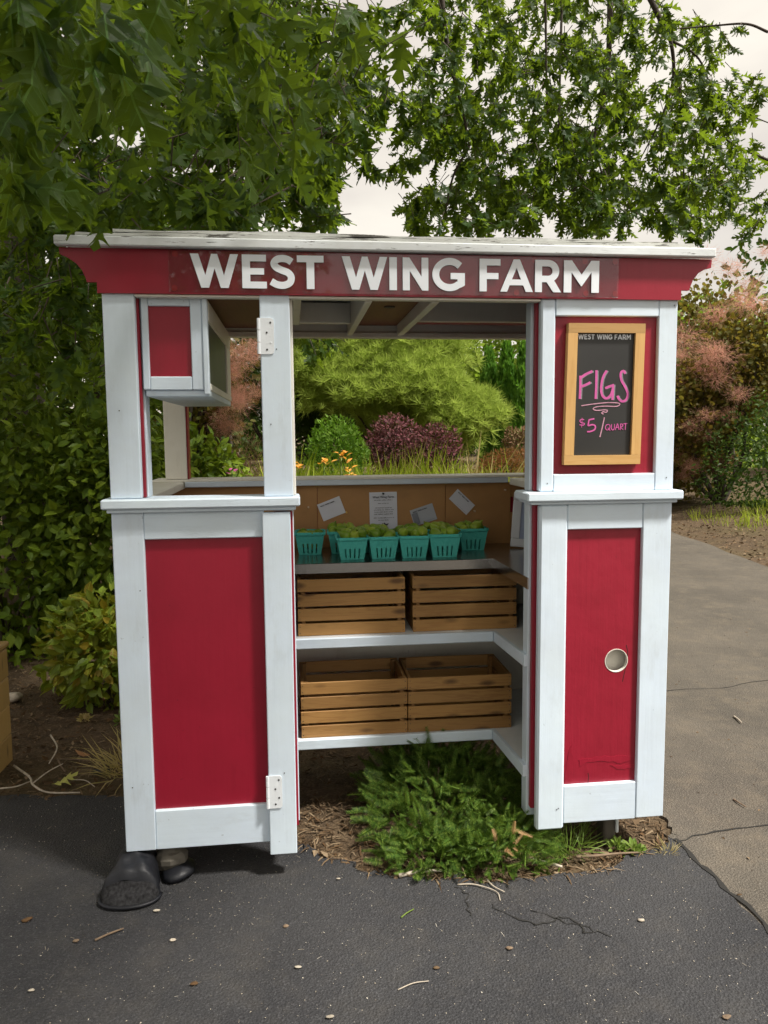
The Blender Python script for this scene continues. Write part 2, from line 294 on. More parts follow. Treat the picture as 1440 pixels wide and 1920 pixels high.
# ------------------------------------------------------------------ mesh helpers
WP = {}          # world position of each root/part while building
def tag(o, label=None, cat=None, group=None, kind=None):
    if label: o['label'] = label
    if cat: o['category'] = cat
    if group: o['group'] = group
    if kind: o['kind'] = kind
    return o
def link(o, parent=None):
    COL.objects.link(o)
    if parent is not None: o.parent = parent
    return o
def empty(name, loc=(0, 0, 0), **kw):
    o = bpy.data.objects.new(name, None); o.empty_display_size = 0.05; o.location = loc; link(o); WP[o.name] = np.array(loc, float)
    return tag(o, **kw)
def mesh_np(name, V, loops, starts, totals, mat, smooth=False):
    me = bpy.data.meshes.new(name); V = np.asarray(V, np.float32)
    me.vertices.add(len(V)); me.vertices.foreach_set('co', V.ravel())
    me.loops.add(len(loops)); me.loops.foreach_set('vertex_index', np.asarray(loops, np.int32))
    me.polygons.add(len(starts)); me.polygons.foreach_set('loop_start', np.asarray(starts, np.int32))
    try: me.polygons.foreach_set('loop_total', np.asarray(totals, np.int32))
    except Exception: pass
    me.polygons.foreach_set('use_smooth', np.full(len(starts), smooth))
    me.materials.append(mat); me.update(calc_edges=True); me.validate()
    return me
def mesh_pf(name, V, F, mat, smooth=False):
    tot = [len(f) for f in F]; loops = [i for f in F for i in f]; starts = np.concatenate([[0], np.cumsum(tot)[:-1]]) if F else []
    return mesh_np(name, V, loops, starts, tot, mat, smooth)
def put(name, V, F, mat, parent=None, smooth=False, base=False, center=True, **kw):
    """one mesh object from vertices in the parent's building frame; its origin at its own centre (or base)"""
    V = np.asarray(V, float); mn, mxx = V.min(0), V.max(0); c = (mn+mxx)/2
    if base: c[2] = mn[2]
    if not center: c = np.zeros(3)
    me = mesh_pf(name, V-c, F, MT[mat] if isinstance(mat, str) else mat, smooth)
    o = bpy.data.objects.new(name, me)
    pw = WP[parent.name] if parent is not None else np.zeros(3)
    o.location = c-pw; link(o, parent); WP[o.name] = c
    return tag(o, **kw)
def inst(name, me, loc, rot=(0, 0, 0), scale=1.0, parent=None, **kw):
    o = bpy.data.objects.new(name, me); o.location = loc; o.rotation_euler = rot
    o.scale = (scale,)*3 if isinstance(scale, (int, float)) else scale
    link(o, parent); return tag(o, **kw)
def cbox(x0, x1, y0, y1, z0, z1, b=0.0025):
    b = min(b, (x1-x0)*.3, (y1-y0)*.3, (z1-z0)*.3)
    V = []; lo = (x0, y0, z0); hi = (x1, y1, z1); idx = {}
    for sx in (0, 1):
        for sy in (0, 1):
            for sz in (0, 1):
                s = (sx, sy, sz)
                for ax in range(3):
                    p = []
                    for k in range(3):
                        e = hi[k] if s[k] else lo[k]
                        if k != ax: e += -b if s[k] else b
                        p.append(e)
                    idx[(s, ax)] = len(V); V.append(p)
    F = []
    def fix(f):
        a, bb, c = (np.array(V[f[i]]) for i in (0, 1, 2)); n = np.cross(bb-a, c-a)
        ctr = np.mean([V[i] for i in f], axis=0) - np.array([(x0+x1)/2, (y0+y1)/2, (z0+z1)/2])
        F.append(f if n@ctr > 0 else f[::-1])
    for ax in range(3):
        o = [k for k in range(3) if k != ax]
        for sd in (0, 1):
            q = []
            for a, c in ((0, 0), (1, 0), (1, 1), (0, 1)):
                s = [0]*3; s[ax] = sd; s[o[0]] = a; s[o[1]] = c; q.append(idx[(tuple(s), ax)])
            fix(q)
        for a in (0, 1):                       # edges along ax
            for c in (0, 1):
                s0 = [0]*3; s1 = [0]*3; s1[ax] = 1
                for s in (s0, s1): s[o[0]] = a; s[o[1]] = c
                fix([idx[(tuple(s0), o[0])], idx[(tuple(s1), o[0])], idx[(tuple(s1), o[1])], idx[(tuple(s0), o[1])]])
    for sx in (0, 1):
        for sy in (0, 1):
            for sz in (0, 1): fix([idx[((sx, sy, sz), a)] for a in range(3)])
    return V, F
def board(name, x0, x1, y0, y1, z0, z1, mat, parent=None, b=0.0025, jit=0.0, **kw):
    V, F = cbox(x0, x1, y0, y1, z0, z1, b)
    if jit:
        V = np.array(V); c = V.mean(0)
        for k in range(3):
            V[:, k] += jit*np.sin((V-c)@np.array([9.1, 7.3, 8.7])*0.7+random.random()*6)
    return put(name, V, F, mat, parent, **kw)
def prism(poly, y0, y1, holes=()):
    """closed prism from an XZ outline, between y0 (front) and y1"""
    loops = [poly]+list(holes); flat = [p for l in loops for p in l]
    tri = tessellate_polygon([[Vector((p[0], p[1], 0)) for p in l] for l in loops])
    n = len(flat); V = [(p[0], y0, p[1]) for p in flat]+[(p[0], y1, p[1]) for p in flat]; F = []
    for t in tri:
        a, b, c = (np.array(flat[i]) for i in t)
        cr_ = (b[0]-a[0])*(c[1]-a[1])-(b[1]-a[1])*(c[0]-a[0])
        f = list(t) if cr_ > 0 else list(t)[::-1]
        F.append(f); F.append([i+n for i in f[::-1]])
    k = 0
    for li, l in enumerate(loops):
        m = len(l); ar = sum(l[i][0]*l[(i+1) % m][1]-l[(i+1) % m][0]*l[i][1] for i in range(m))
        ccw = (ar > 0) == (li == 0)
        for i in range(m):
            a, b = k+i, k+(i+1) % m
            F.append([a, a+n, b+n, b] if ccw else [b, b+n, a+n, a])
        k += m
    return V, F
def catmull(P, n=6):
    P = np.array(P, float); Q = np.vstack([2*P[0]-P[1], P, 2*P[-1]-P[-2]]); out = []
    for i in range(len(P)-1):
        a, b, c, d = Q[i:i+4]
        for t in np.linspace(0, 1, n, endpoint=False):
            out.append(0.5*((2*b)+(-a+c)*t+(2*a-5*b+4*c-d)*t*t+(-a+3*b-3*c+d)*t**3))
    out.append(P[-1]); return np.array(out)
def ribbon(P, hw, y0, y1):
    """flat stroke along an XZ polyline, with thickness"""
    P = np.array(P, float); T = np.gradient(P, axis=0); T /= np.linalg.norm(T, axis=1)[:, None]+1e-9
    N = np.stack([-T[:, 1], T[:, 0]], 1); hw = np.broadcast_to(hw, len(P))[:, None]
    A, B = P+N*hw, P-N*hw; n = len(P)
    V = [(a[0], y0, a[1]) for a in A]+[(b[0], y0, b[1]) for b in B]+[(a[0], y1, a[1]) for a in A]+[(b[0], y1, b[1]) for b in B]
    F = []
    for i in range(n-1):
        F += [[n+i, n+i+1, i+1, i], [i, i+1, 2*n+i+1, 2*n+i], [3*n+i, 3*n+i+1, n+i+1, n+i]]
    F += [[0, 2*n, 3*n, n], [n-1, 2*n-1, 4*n-1, 3*n-1]]
    return V, F
def join(*parts):
    V, F = [], []
    for v, f in parts:
        k = len(V); V += [tuple(p) for p in v]; F += [[i+k for i in q] for q in f]
    return V, F
def tube(P, rad, n=7, cap=True):
    P = np.array(P, float); rad = np.broadcast_to(rad, len(P)); T = np.gradient(P, axis=0)
    T /= np.linalg.norm(T, axis=1)[:, None]+1e-9; V, F = [], []
    ref = np.array([0.3, 0.2, 1.0]) if abs(T[0][2]) < 0.9 else np.array([1.0, 0.1, 0.0])
    for p, t, r in zip(P, T, rad):
        a = np.cross(t, ref); a /= np.linalg.norm(a)+1e-9; b = np.cross(t, a)
        for k in range(n):
            an = 2*math.pi*k/n; V.append(p+r*(a*math.cos(an)+b*math.sin(an)))
    for i in range(len(P)-1):
        for k in range(n):
            a, b = i*n+k, i*n+(k+1) % n; F.append([a, b, b+n, a+n])
    if cap: F.append(list(range(n))[::-1]); F.append([len(V)-n+k for k in range(n)])
    return V, F
def lathe(prof, n=14):
    V, F = [], []
    for r, z in prof:
        for k in range(n): a = 2*math.pi*k/n; V.append((r*math.cos(a), r*math.sin(a), z))
    for i in range(len(prof)-1):
        for k in range(n):
            a, b = i*n+k, i*n+(k+1) % n; F.append([a, b, b+n, a+n])
    F.append(list(range(n))[::-1]); F.append([len(V)-n+k for k in range(n)])
    return V, F

# ---- leaves
def leaf_oak(fold=.28, droop=.16, twist=0.0, wid=1.0, bias=0.0):
    h = [(0.012, 0.0), (0.09, 0.10), (0.23, 0.20), (0.09, 0.26), (0.24, 0.36), (0.43, 0.54), (0.25, 0.49), (0.09, 0.48), (0.20, 0.63), (0.33, 0.82), (0.19, 0.73), (0.07, 0.70), (0.14, 0.88)]
    mid = [(0, 1.0), (0, .7), (0, .48), (0, .26), (0, 0.0)]
    V = [(0, -0.14)]+mid; F = []
    for s in (-1, 1):
        k = len(V); V += [(s*x, y) for x, y in h]
        loop = list(range(k, k+len(h)))+[1, 2, 3, 4, 5]
        for t in tessellate_polygon([[Vector((V[i][0], V[i][1], 0)) for i in loop]]):
            f = [loop[i] for i in t]; A, B, C = (np.array(V[i]) for i in f)
            F.append(f if (B[0]-A[0])*(C[1]-A[1])-(B[1]-A[1])*(C[0]-A[0]) > 0 else f[::-1])
    F.append([0, 6+len(h), 6]); V = np.array([(x, y, 0) for x, y in V], float)
    V[:, 0] *= wid; V[:, 0] += bias*V[:, 1]**2; x_ = V[:, 0]-bias*V[:, 1]**2
    V[:, 2] = fold*np.abs(x_)-droop*V[:, 1]**2+0.05*np.sin(V[:, 1]*9+x_*6)+twist*x_*V[:, 1]
    return V, F
def leaf_simple(wd=0.32, fold=0.25, droop=0.15):
    V = np.array([(0, 0, 0), (-wd*.8, .3, 0), (0, .32, 0), (wd*.8, .3, 0), (-wd*.75, .62, 0), (0, .64, 0), (wd*.75, .62, 0), (0, 1, 0)], float)
    V[:, 2] = fold*np.abs(V[:, 0]) - droop*V[:, 1]**2
    return V, [[0, 2, 1], [0, 3, 2], [1, 2, 5, 4], [2, 3, 6, 5], [4, 5, 7], [5, 6, 7]]
def leaf_round():
    V = [(0, 0, 0)]+[(0.42*math.sin(a), 0.5-0.48*math.cos(a), 0.08*math.sin(a)**2) for a in np.linspace(0.5, 2*math.pi-0.5, 7)]
    return np.array(V), [[0, 1, 2, 3, 4], [0, 4, 5, 6, 7]]
def blade(wd=0.05, bend=0.35):
    V = np.array([(-wd, 0, 0), (wd, 0, 0), (-wd*.8, .5, -bend*.2), (wd*.8, .5, -bend*.2), (0, 1, -bend)], float)
    return V, [[0, 1, 3, 2], [2, 3, 4]]
def tuft(n=16, wd=0.034):
    V, F = [], []
    for k in range(n):
        a = 2.399*k; el = 0.15+1.15*(k+0.5)/n
        d = np.array([math.cos(a)*math.cos(el), math.sin(a)*math.cos(el), math.sin(el)])
        d = np.array([d[0], d[2], d[1]])
        s = np.cross(d, [0.3, 0.4, 0.86]); s /= np.linalg.norm(s); k0 = len(V)
        V += [s*wd, -s*wd, d]; F.append([k0, k0+1, k0+2])
    return np.array(V), F
def sprig(n=15, nl=0.21):
    V, F = [], []
    for k in range(n):
        y = 0.12+0.88*k/(n-1); l = nl*(1-0.55*(k/n)**2); w2 = 0.026
        for s in (-1, 1):
            k0 = len(V); V += [(0, y-w2, 0), (0, y+w2, 0.0), (s*l, y+0.07+w2*.4, 0.03)]; F.append([k0, k0+1, k0+2])
        k0 = len(V); V += [(-w2, y, 0), (w2, y, 0), (0, y+0.05, l*0.8)]; F.append([k0, k0+1, k0+2])
    k0 = len(V); V += [(-0.01, 0, 0), (0.01, 0, 0), (0.004, 1.02, 0), (-0.004, 1.02, 0)]; F.append([k0, k0+1, k0+2, k0+3])
    return np.array(V), F
LEAF = {'oak': leaf_oak(), 'oak_b': leaf_oak(.55, .42, .5, .85, .12), 'oak_c': leaf_oak(-.25, .30, -.7, 1.1, -.15), 'oak_d': leaf_oak(.1, -.12, .3, .7, .08), 'simple': leaf_simple(), 'slim': leaf_simple(0.2, 0.2, 0.25), 'small': (leaf_simple(0.34)[0][[0, 1, 3, 7]]*1.0, [[0, 2, 3, 1]]), 'round': leaf_round(), 'blade': blade(), 'fine': blade(0.018, 0.4), 'tuft': tuft(), 'sprig': sprig()}
def frames(tip, nrm):
    """rotation matrices whose columns are (side, tip, normal)"""
    t = tip/(np.linalg.norm(tip, axis=1)[:, None]+1e-9); s = np.cross(t, nrm); s /= np.linalg.norm(s, axis=1)[:, None]+1e-9
    n = np.cross(s, t); return np.stack([s, t, n], 2)
VAR = {'oak': ['oak', 'oak_b', 'oak_c', 'oak_d']}
def scatter(name, kind, P, tip, nrm, size, mat, smooth=False):
    if kind in VAR:
        size = np.broadcast_to(size, len(P)); vs_ = VAR[kind]; WW, LL, TT = [], [], []; off = 0
        for q, kd in enumerate(vs_):
            V, F = LEAF[kd]; sl_ = slice(q, None, len(vs_)); Rm = frames(tip[sl_], nrm[sl_]); p = P[sl_]; n = len(p)
            WW.append((np.einsum('nij,vj->nvi', Rm, V)*size[sl_][:, None, None]+p[:, None, :]).reshape(-1, 3))
            lp = np.array([i for f in F for i in f]); LL.append((lp[None]+(np.arange(n)*len(V))[:, None]).ravel()+off); TT.append(np.tile([len(f) for f in F], n)); off += n*len(V)
        tots = np.concatenate(TT); return mesh_np(name, np.concatenate(WW), np.concatenate(LL), np.concatenate([[0], np.cumsum(tots)[:-1]]), tots, MT[mat], smooth)
    V, F = LEAF[kind]; Rm = frames(tip, nrm); n = len(P); size = np.broadcast_to(size, n)
    W = (np.einsum('nij,vj->nvi', Rm, V)*size[:, None, None]+P[:, None, :]).reshape(-1, 3)
    lp = np.array([i for f in F for i in f]); tot = np.array([len(f) for f in F])
    loops = (lp[None]+(np.arange(n)*len(V))[:, None]).ravel(); tots = np.tile(tot, n); st = np.concatenate([[0], np.cumsum(tots)[:-1]])
    return mesh_np(name, W, loops, st, tots, MT[mat], smooth)
def unit(n):
    v = rng.normal(size=(n, 3)); return v/np.linalg.norm(v, axis=1)[:, None]
LMESH = {}
def leaf_object(kind, mat, p, tip, nrm, size, parent, pw):
    if kind in VAR: kind = random.choice(VAR[kind])
    if (kind, mat) not in LMESH: LMESH[(kind, mat)] = mesh_pf('leaf', LEAF[kind][0], LEAF[kind][1], MT.get(mat+'_v', MT[mat]))
    Rm = frames(np.array([tip]), np.array([nrm]))[0]
    o = bpy.data.objects.new('leaf', LMESH[(kind, mat)])
    o.matrix_local = Matrix.Translation(Vector(p-pw)) @ Matrix(Rm.tolist()).to_4x4() @ Matrix.Scale(float(size), 4)
    link(o, parent)
def foliage(root, pname, kind, P, tip, nrm, size, mat, singles=0):
    """leaves of one plant: the ones nearest the viewer as parts, the rest as one mass"""
    P = np.asarray(P); size = np.broadcast_to(size, len(P)).copy(); pw = WP[root.name]
    if singles:
        d = np.linalg.norm(P-CAM, axis=1)/size; o = np.argsort(d); a, b = o[:singles], o[singles:]
        for i in a: leaf_object(kind, mat, P[i], tip[i], nrm[i], size[i], root, pw)
        P, tip, nrm, size = P[b], tip[b], nrm[b], size[b]
    if len(P):
        me = scatter(pname, kind, P-pw, tip, nrm, size, mat); ob = bpy.data.objects.new(pname, me); link(ob, root); WP[ob.name] = pw
        tag(ob, kind='stuff'); return ob
def lumpy(n, c, rad, shell=0.55, lumps=14, lump_amp=0.28, seed=0, flat=0.0, gap=0.0):
    """points through the outer volume of an uneven crown, with outward directions"""
    g = np.random.default_rng(seed+11); L = g.normal(size=(lumps, 3)); L /= np.linalg.norm(L, axis=1)[:, None]; amp = g.uniform(-1, 1, lumps)
    d = g.normal(size=(int(n*1.6), 3)); d /= np.linalg.norm(d, axis=1)[:, None]
    f = 1+lump_amp*np.sum(amp[None]*np.exp(-(1-d@L.T)*6), axis=1)
    keep = g.uniform(size=len(d)) > gap*np.clip(np.sin(d@L[0]*9)*np.sin(d@L[1]*8+1), 0, 1)
    d, f = d[keep][:n], f[keep][:n]
    r = (g.uniform(shell**2.2, 1, len(d))**(1/2.2))*f
    return np.array(c)+d*r[:, None]*np.array(rad), d
def stems(root, name, base, tips, r0_, mat, n=5):
    parts = []
    for t in tips:
        b = np.array(base)+rng.normal(size=3)*[.04, .04, 0]; t = np.array(t); m = (b+t)/2+rng.normal(size=3)*0.08*np.linalg.norm(t-b)
        parts.append(tube(catmull([b, m, t], 4), np.linspace(r0_, r0_*0.3, 9), n))
    V, F = join(*parts); return put(name, V, F, mat, root, smooth=True)
def shrub(name, label, cat, base, c, rad, n, kind, size, mat, seed, shell=0.5, up=0.4, droop=0.0, singles=0, stemmat='twig', nst=7, group=None, amp=0.28, out=0.8, gap=0.0, flatn=0.0):
    root = empty(name, base, label=label, cat=cat, group=group)
    P, d = lumpy(n, c, rad, shell, seed=seed, lump_amp=amp, gap=gap); g = np.random.default_rng(seed); n = len(P)
    P[:, 2] = np.maximum(P[:, 2], base[2]+0.02)
    tip = d*out+g.normal(size=(n, 3))*0.6+np.array([0, 0, up-droop]); nrm = d+g.normal(size=(n, 3))*0.5+np.array([0, 0, 0.5+flatn])
    foliage(root, 'foliage', kind, P, tip, nrm, size*g.uniform(0.7, 1.25, n), mat, singles)
    k = g.choice(n, nst); stems(root, 'stem', base, P[k]*0.75+np.array(c)*0.25, 0.012*max(rad)**0.7+0.004, stemmat)
    return root

# ------------------------------------------------------------------ the ground
GZ = -0.10
def gz(x, y):
    side = np.clip((x-(1.9+0.38*np.maximum(y, 0)))/-1.5, 0, 1)
    t = np.clip((y-2.4)/10.0, 0, 1); s = t*t*(3-2*t)
    bank = np.clip((x-6.0-0.02*y*y*0.1)/4, 0, 1)*0.45
    return GZ+0.62*s*side*np.where(y > 0, 1, 0)+bank*np.clip((y+2)/6, 0, 1)+0.012*np.sin(x*3.1+y*2.3)*np.sin(y*4.1-x)
def ground():
    xs = np.concatenate([[-400, -120, -40, -18], np.linspace(-9, 13, 111), [18, 30, 60, 150, 400]])
    ys = np.concatenate([[-300, -80, -20, -8], np.linspace(-3, 17, 101), [20, 26, 40, 80, 200, 600]])
    X, Y = np.meshgrid(xs, ys); Z = gz(X, Y); V = np.stack([X, Y, Z], -1).reshape(-1, 3); n = len(xs)
    F = [[j*n+i, j*n+i+1, (j+1)*n+i+1, (j+1)*n+i] for j in range(len(ys)-1) for i in range(n-1)]
    return put('ground', V, F, 'soil', None, smooth=True, center=False, kind='structure', label='brown garden soil under the plants and beds')
ground()
def wobble_line(P, n=10, amp=0.02, seed=1):
    g = np.random.default_rng(seed); Q = catmull(P, n); m = len(Q)
    k = np.stack([np.convolve(g.normal(size=m), [.3, .6, 1, .6, .3], 'same')+.35*g.normal(size=m) for _ in (0, 1)], 1)*amp*.75
    k[0] = k[-1] = 0; Q = Q.copy(); Q[:, :2] += k; return Q
def sheet(name, poly, z, mat, thick=0.05, **kw):
    tri = tessellate_polygon([[Vector((p[0], p[1], 0)) for p in poly]]); n = len(poly)
    V = [(p[0], p[1], z) for p in poly]+[(p[0], p[1], z-thick) for p in poly]; F = []
    for t in tri:
        a, b, c = (np.array(poly[i]) for i in t); cr_ = (b[0]-a[0])*(c[1]-a[1])-(b[1]-a[1])*(c[0]-a[0])
        F.append(list(t) if cr_ > 0 else list(t)[::-1])
    ar = sum(poly[i][0]*poly[(i+1) % n][1]-poly[(i+1) % n][0]*poly[i][1] for i in range(n))
    for i in range(n):
        a, b = i, (i+1) % n; F.append([a, a+n, b+n, b] if ar > 0 else [b, b+n, a+n, a])
    return put(name, V, F, mat, None, center=False, **kw)
ROADZ = -0.078; DRZ = -0.082
edge = wobble_line([(-9, 1.25), (-5, 1.05), (-3, .95), (-2, .88), (-1.38, .84), (-.8, .70), (-.35, .45), (0, .22), (.2, .03), (.46, -.10), (.9, -.12), (1.3, -.06), (1.5, .05)], 14, 0.016, 3)
seam = wobble_line([(1.5, .05), (1.515, -.2), (1.52, -.54), (1.5, -1.2), (1.47, -3.0)], 12, 0.008, 4)
road_poly = [tuple(p[:2]) for p in edge]+[tuple(p[:2]) for p in seam[1:]]+[(1.4, -40), (-60, -40), (-60, 1.5)]
road = sheet('road', road_poly, ROADZ, 'asphalt', kind='structure', label='dark grey asphalt in front of the stand')
dl = wobble_line([(1.5, .05), (1.55, .2), (1.62, .43), (1.8, 1.2), (2.3, 3.0), (3.5, 7.0), (5.2, 10.5)], 12, 0.02, 5)
dr = wobble_line([(7.2, 12.0), (6.19, 9.0), (5.77, 5.96), (5.45, 3.0), (5.3, 0.0), (5.3, -4.0)], 12, 0.03, 6)
drive_poly = [tuple(p[:2]) for p in dl]+[tuple(p[:2]) for p in dr]+[(5.3, -40), (1.4, -40)]+[tuple(p[:2]) for p in seam[::-1][:-1]]
drive = sheet('driveway', drive_poly, DRZ, 'drive', kind='structure', label='worn brownish driveway beside the stand')
def crack(P, wdt, z, parent, seed, amp=0.012):
    Q = wobble_line(P, 9, amp, seed); T = np.gradient(Q, axis=0); T /= np.linalg.norm(T, axis=1)[:, None]; N = np.stack([-T[:, 1], T[:, 0]], 1)
    h = wdt*np.random.default_rng(seed).uniform(.3, 1, len(Q))[:, None]; A, B = Q+N*h, Q-N*h; n = len(Q)
    V = [(*a, z) for a in A]+[(*b, z) for b in B]; F = [[n+i, n+i+1, i+1, i] for i in range(n-1)]
    put('crack', V, F, 'crack', parent)
crack([(1.5, .05), (1.515, -.2), (1.52, -.54), (1.5, -1.2), (1.47, -2.2)], 0.012, ROADZ+.003, road, 21, 0.006)
crack([(1.47, .05), (1.9, .12), (2.6, .14), (3.6, .2)], 0.005, DRZ+.003, drive, 22)
crack([(1.8, 1.9), (2.4, 1.75), (3.2, 1.9), (4.6, 1.8)], 0.004, DRZ+.003, drive, 23)
crack([(.66, -.28), (.74, -.38), (.86, -.40), (.95, -.47)], 0.004, ROADZ+.003, road, 25)
crack([(.80, -.34), (.9, -.42), (1.0, -.5)], 0.003, ROADZ+.003, road, 26)
crack([(.55, -.16), (.6, -.24), (.57, -.33)], 0.003, ROADZ+.003, road, 27)
gp = wobble_line([(2.1, 8.6), (3.0, 8.9), (4.2, 9.4)], 6, 0.02, 7)
V = [(p[0], p[1]-.4, gz(p[0], p[1]-.4)+.02) for p in gp]+[(p[0], p[1]+.5, gz(p[0], p[1]+.5)+.02) for p in gp]; n_ = len(gp)
put('garden_path', V, [[i, i+1, n_+i+1, n_+i] for i in range(n_-1)], 'pathm', None, kind='structure', label='pale gravel path between the garden beds')

# ------------------------------------------------------------------ the farm stand
ST = empty('farm_stand', (0.395, 0.5, 0.0), label='red and white wooden farm stand with a roof and open counter', cat='farm stand')
B = lambda name, x0, x1, y0, y1, z0, z1, mat, b=0.003, jit=0.0006, **k: board(name, x0, x1, y0, y1, z0, z1, mat, ST, b, jit, **k)
# left bay, lower door
B('stile', -.632, -.525, 0, .045, .056, 1.296, 'white')
B('rail', -.525, -.108, .003, .03, 1.2, 1.296, 'whiteX')
B('rail', -.525, -.108, .003, .03, .056, .204, 'whiteX')
B('door_panel', -.535, -.10, .018, .028, .19, 1.215, 'red')
B('stile', -.113, -.014, -.02, .024, .016, 1.289, 'white')
B('edge_strip', -.075, -.006, .0245, .06, .10, 1.289, 'red')
B('side_board', -.06, -.003, .061, .10, .10, 1.289, 'white')
B('ledge', -.66, .021, -.032, .13, 1.311, 1.345, 'whiteX', .005)
B('ledge_trim', -.644, .006, -.014, .05, 1.2965, 1.3105, 'whiteX')
# left bay, upper posts
B('post', -.632, -.527, .0, .035, 1.3455, 2.046, 'white')
B('edge_strip', -.60, -.518, .0355, .055, 1.3455, 2.046, 'red')
B('post', -.61, -.5115, .0555, .135, 1.3455, 2.046, 'white')
B('post', -.105, -.002, -.004, .035, 1.3455, 2.046, 'white')
B('post', -.09, .008, .036, .085, 1.3455, 2.046, 'cream')
# left outer side
B('side_panel', -.622, -.606, .046, 1.03, .09, 1.31, 'red')
for y0, y1 in ((.046, .13), (.93, 1.03)): B('side_stile', -.634, -.623, y0, y1, .06, 1.31, 'white')
B('side_rail', -.634, -.623, .1305, .9295, .06, .2, 'whiteX'); B('side_rail', -.634, -.623, .1305, .9295, 1.2, 1.31, 'whiteX')
B('side_ledge', -.66, -.515, .1305, 1.13, 1.311, 1.345, 'cream', .004)
# right bay, lower
B('stile', .905, 1.014, -.003, .035, .027, 1.296, 'white', .008)
B('stile', 1.309, 1.422, 0, .035, .052, 1.296, 'white')
B('rail', 1.0145, 1.3085, .002, .03, 1.2, 1.296, 'whiteX'); B('rail', 1.0145, 1.3085, .002, .03, .048, .2, 'whiteX')
hole = [(1.223+.045*math.cos(a), .685+.045*math.sin(a)) for a in np.linspace(0, 2*math.pi, 28, endpoint=False)]
Vp, Fp = prism([(1.005, .19), (1.318, .19), (1.318, 1.21), (1.005, 1.21)], .018, .029, [hole])
put('door_panel', Vp, Fp, 'redold', ST, label='red lower panel with a round hole and cracked paint at its foot')
hr = [(1.223+.0462*math.cos(a), .685+.0462*math.sin(a)) for a in np.linspace(0, 2*math.pi, 28, endpoint=False)]
hi_ = [(1.223+.0438*math.cos(a), .685+.0438*math.sin(a)) for a in np.linspace(0, 2*math.pi, 28, endpoint=False)]
Vp, Fp = prism(hr, .0165, .0305, [hi_]); put('hole_rim', Vp, Fp, 'cream', ST)
def flake(pts, seed):
    g = np.random.default_rng(seed); q = []
    for i in range(len(pts)):
        a_, b_ = np.array(pts[i]), np.array(pts[(i+1) % len(pts)])
        for t in np.linspace(0, 1, 5, endpoint=False): q.append(tuple(a_+(b_-a_)*t+g.normal(size=2)*.0022))
    Vp, Fp = prism(q, .0166, .0176); put('paint_flake', Vp, Fp, 'redold', ST)
flake([(1.08, .296), (1.15, .302), (1.24, .303), (1.305, .297), (1.305, .282), (1.25, .272), (1.22, .280), (1.12, .286), (1.085, .27)], 41)
flake([(1.205, .268), (1.255, .262), (1.305, .266), (1.305, .250), (1.24, .246)], 42); flake([(1.025, .20), (1.032, .30), (1.048, .36), (1.056, .28), (1.05, .20)], 43)
for q in ([(1.118, .198), (1.120, .222), (1.118, .24)], [(1.25, .60), (1.268, .70), (1.262, .745)]):
    Vp, Fp = ribbon(catmull(q, 6), .0012, .0174, .0184); put('paint_crack', Vp, Fp, 'crack', ST)
B('edge_strip', .893, .98, .0355, .062, .10, 1.296, 'red')
B('post', .884, .97, .0625, .125, .06, 1.30, 'white')
B('inner_board', .985, 1.395, .060, .070, .25, 1.28, 'cream')
B('ledge', .85, 1.452, -.032, .14, 1.309, 1.343, 'whiteX', .005)
B('ledge_trim', .868, 1.436, -.014, .14, 1.2965, 1.3085, 'whiteX')
# right bay, upper
B('stile', .902, .956, -.002, .035, 1.3435, 2.046, 'white', .006); B('stile', 1.35, 1.422, -.002, .035, 1.3435, 2.046, 'white')
B('rail', .9565, 1.3495, -.001, .034, 1.3435, 1.408, 'whiteX'); B('rail', .9565, 1.3495, -.001, .034, 1.984, 2.046, 'whiteX')
B('door_panel', .945, 1.36, .017, .026, 1.39, 1.995, 'redold')
B('edge_strip', .893, .98, .0355, .062, 1.3435, 2.046, 'red')
B('post', .884, .97, .0625, .125, 1.3435, 2.046, 'white')
# right outer side
B('side_panel', 1.398, 1.412, .0625, 1.03, .09, 2.04, 'red')
for y0, y1 in ((.036, .13), (.93, 1.03)): B('side_stile', 1.4125, 1.424, y0, y1, .06, 1.308, 'white')
B('side_rail', 1.4125, 1.424, .1305, .9295, .06, .2, 'whiteX'); B('side_rail', 1.4125, 1.424, .1305, .9295, 1.2, 1.308, 'whiteX')
B('side_ledge', 1.06, 1.452, .1405, .945, 1.309, 1.343, 'cream', .004)
# back wall, ledge, rear posts
for x0, x1 in ((-.60, .1125), (.1145, .748), (.750, 1.081)): B('back_panel', x0, x1, 1.0, 1.008, .99, 1.318, 'hardboard', .001)
B('back_panel', 1.083, 1.395, 1.0, 1.008, 1.243, 1.318, 'hardboard', .001); B('back_panel', 1.083, 1.395, 1.0, 1.008, .99, 1.165, 'hardboard', .001)
B('slot_shade_sheet', 1.084, 1.394, 1.03, 1.036, 1.15, 1.26, 'skylight')  # dark sheet standing in for the unlit hollow behind the slot
B('back_board', -.60, 1.395, .96, .985, .16, .985, 'cream')
B('rear_skin', -.61, 1.40, 1.012, 1.024, .12, 1.31, 'red')
B('back_ledge', -.66, 1.452, .95, 1.13, 1.3455, 1.357, 'cream', .003); B('back_ledge_face', -.51, 1.055, .946, .968, 1.319, 1.345, 'whiteX')
B('rear_post', -.60, -.50, .97, 1.06, 1.3575, 2.04, 'cream'); B('rear_post', 1.30, 1.40, .97, 1.06, 1.3575, 2.04, 'cream')
B('edge_strip', -.4995, -.492, .98, 1.05, 1.3575, 2.04, 'red')
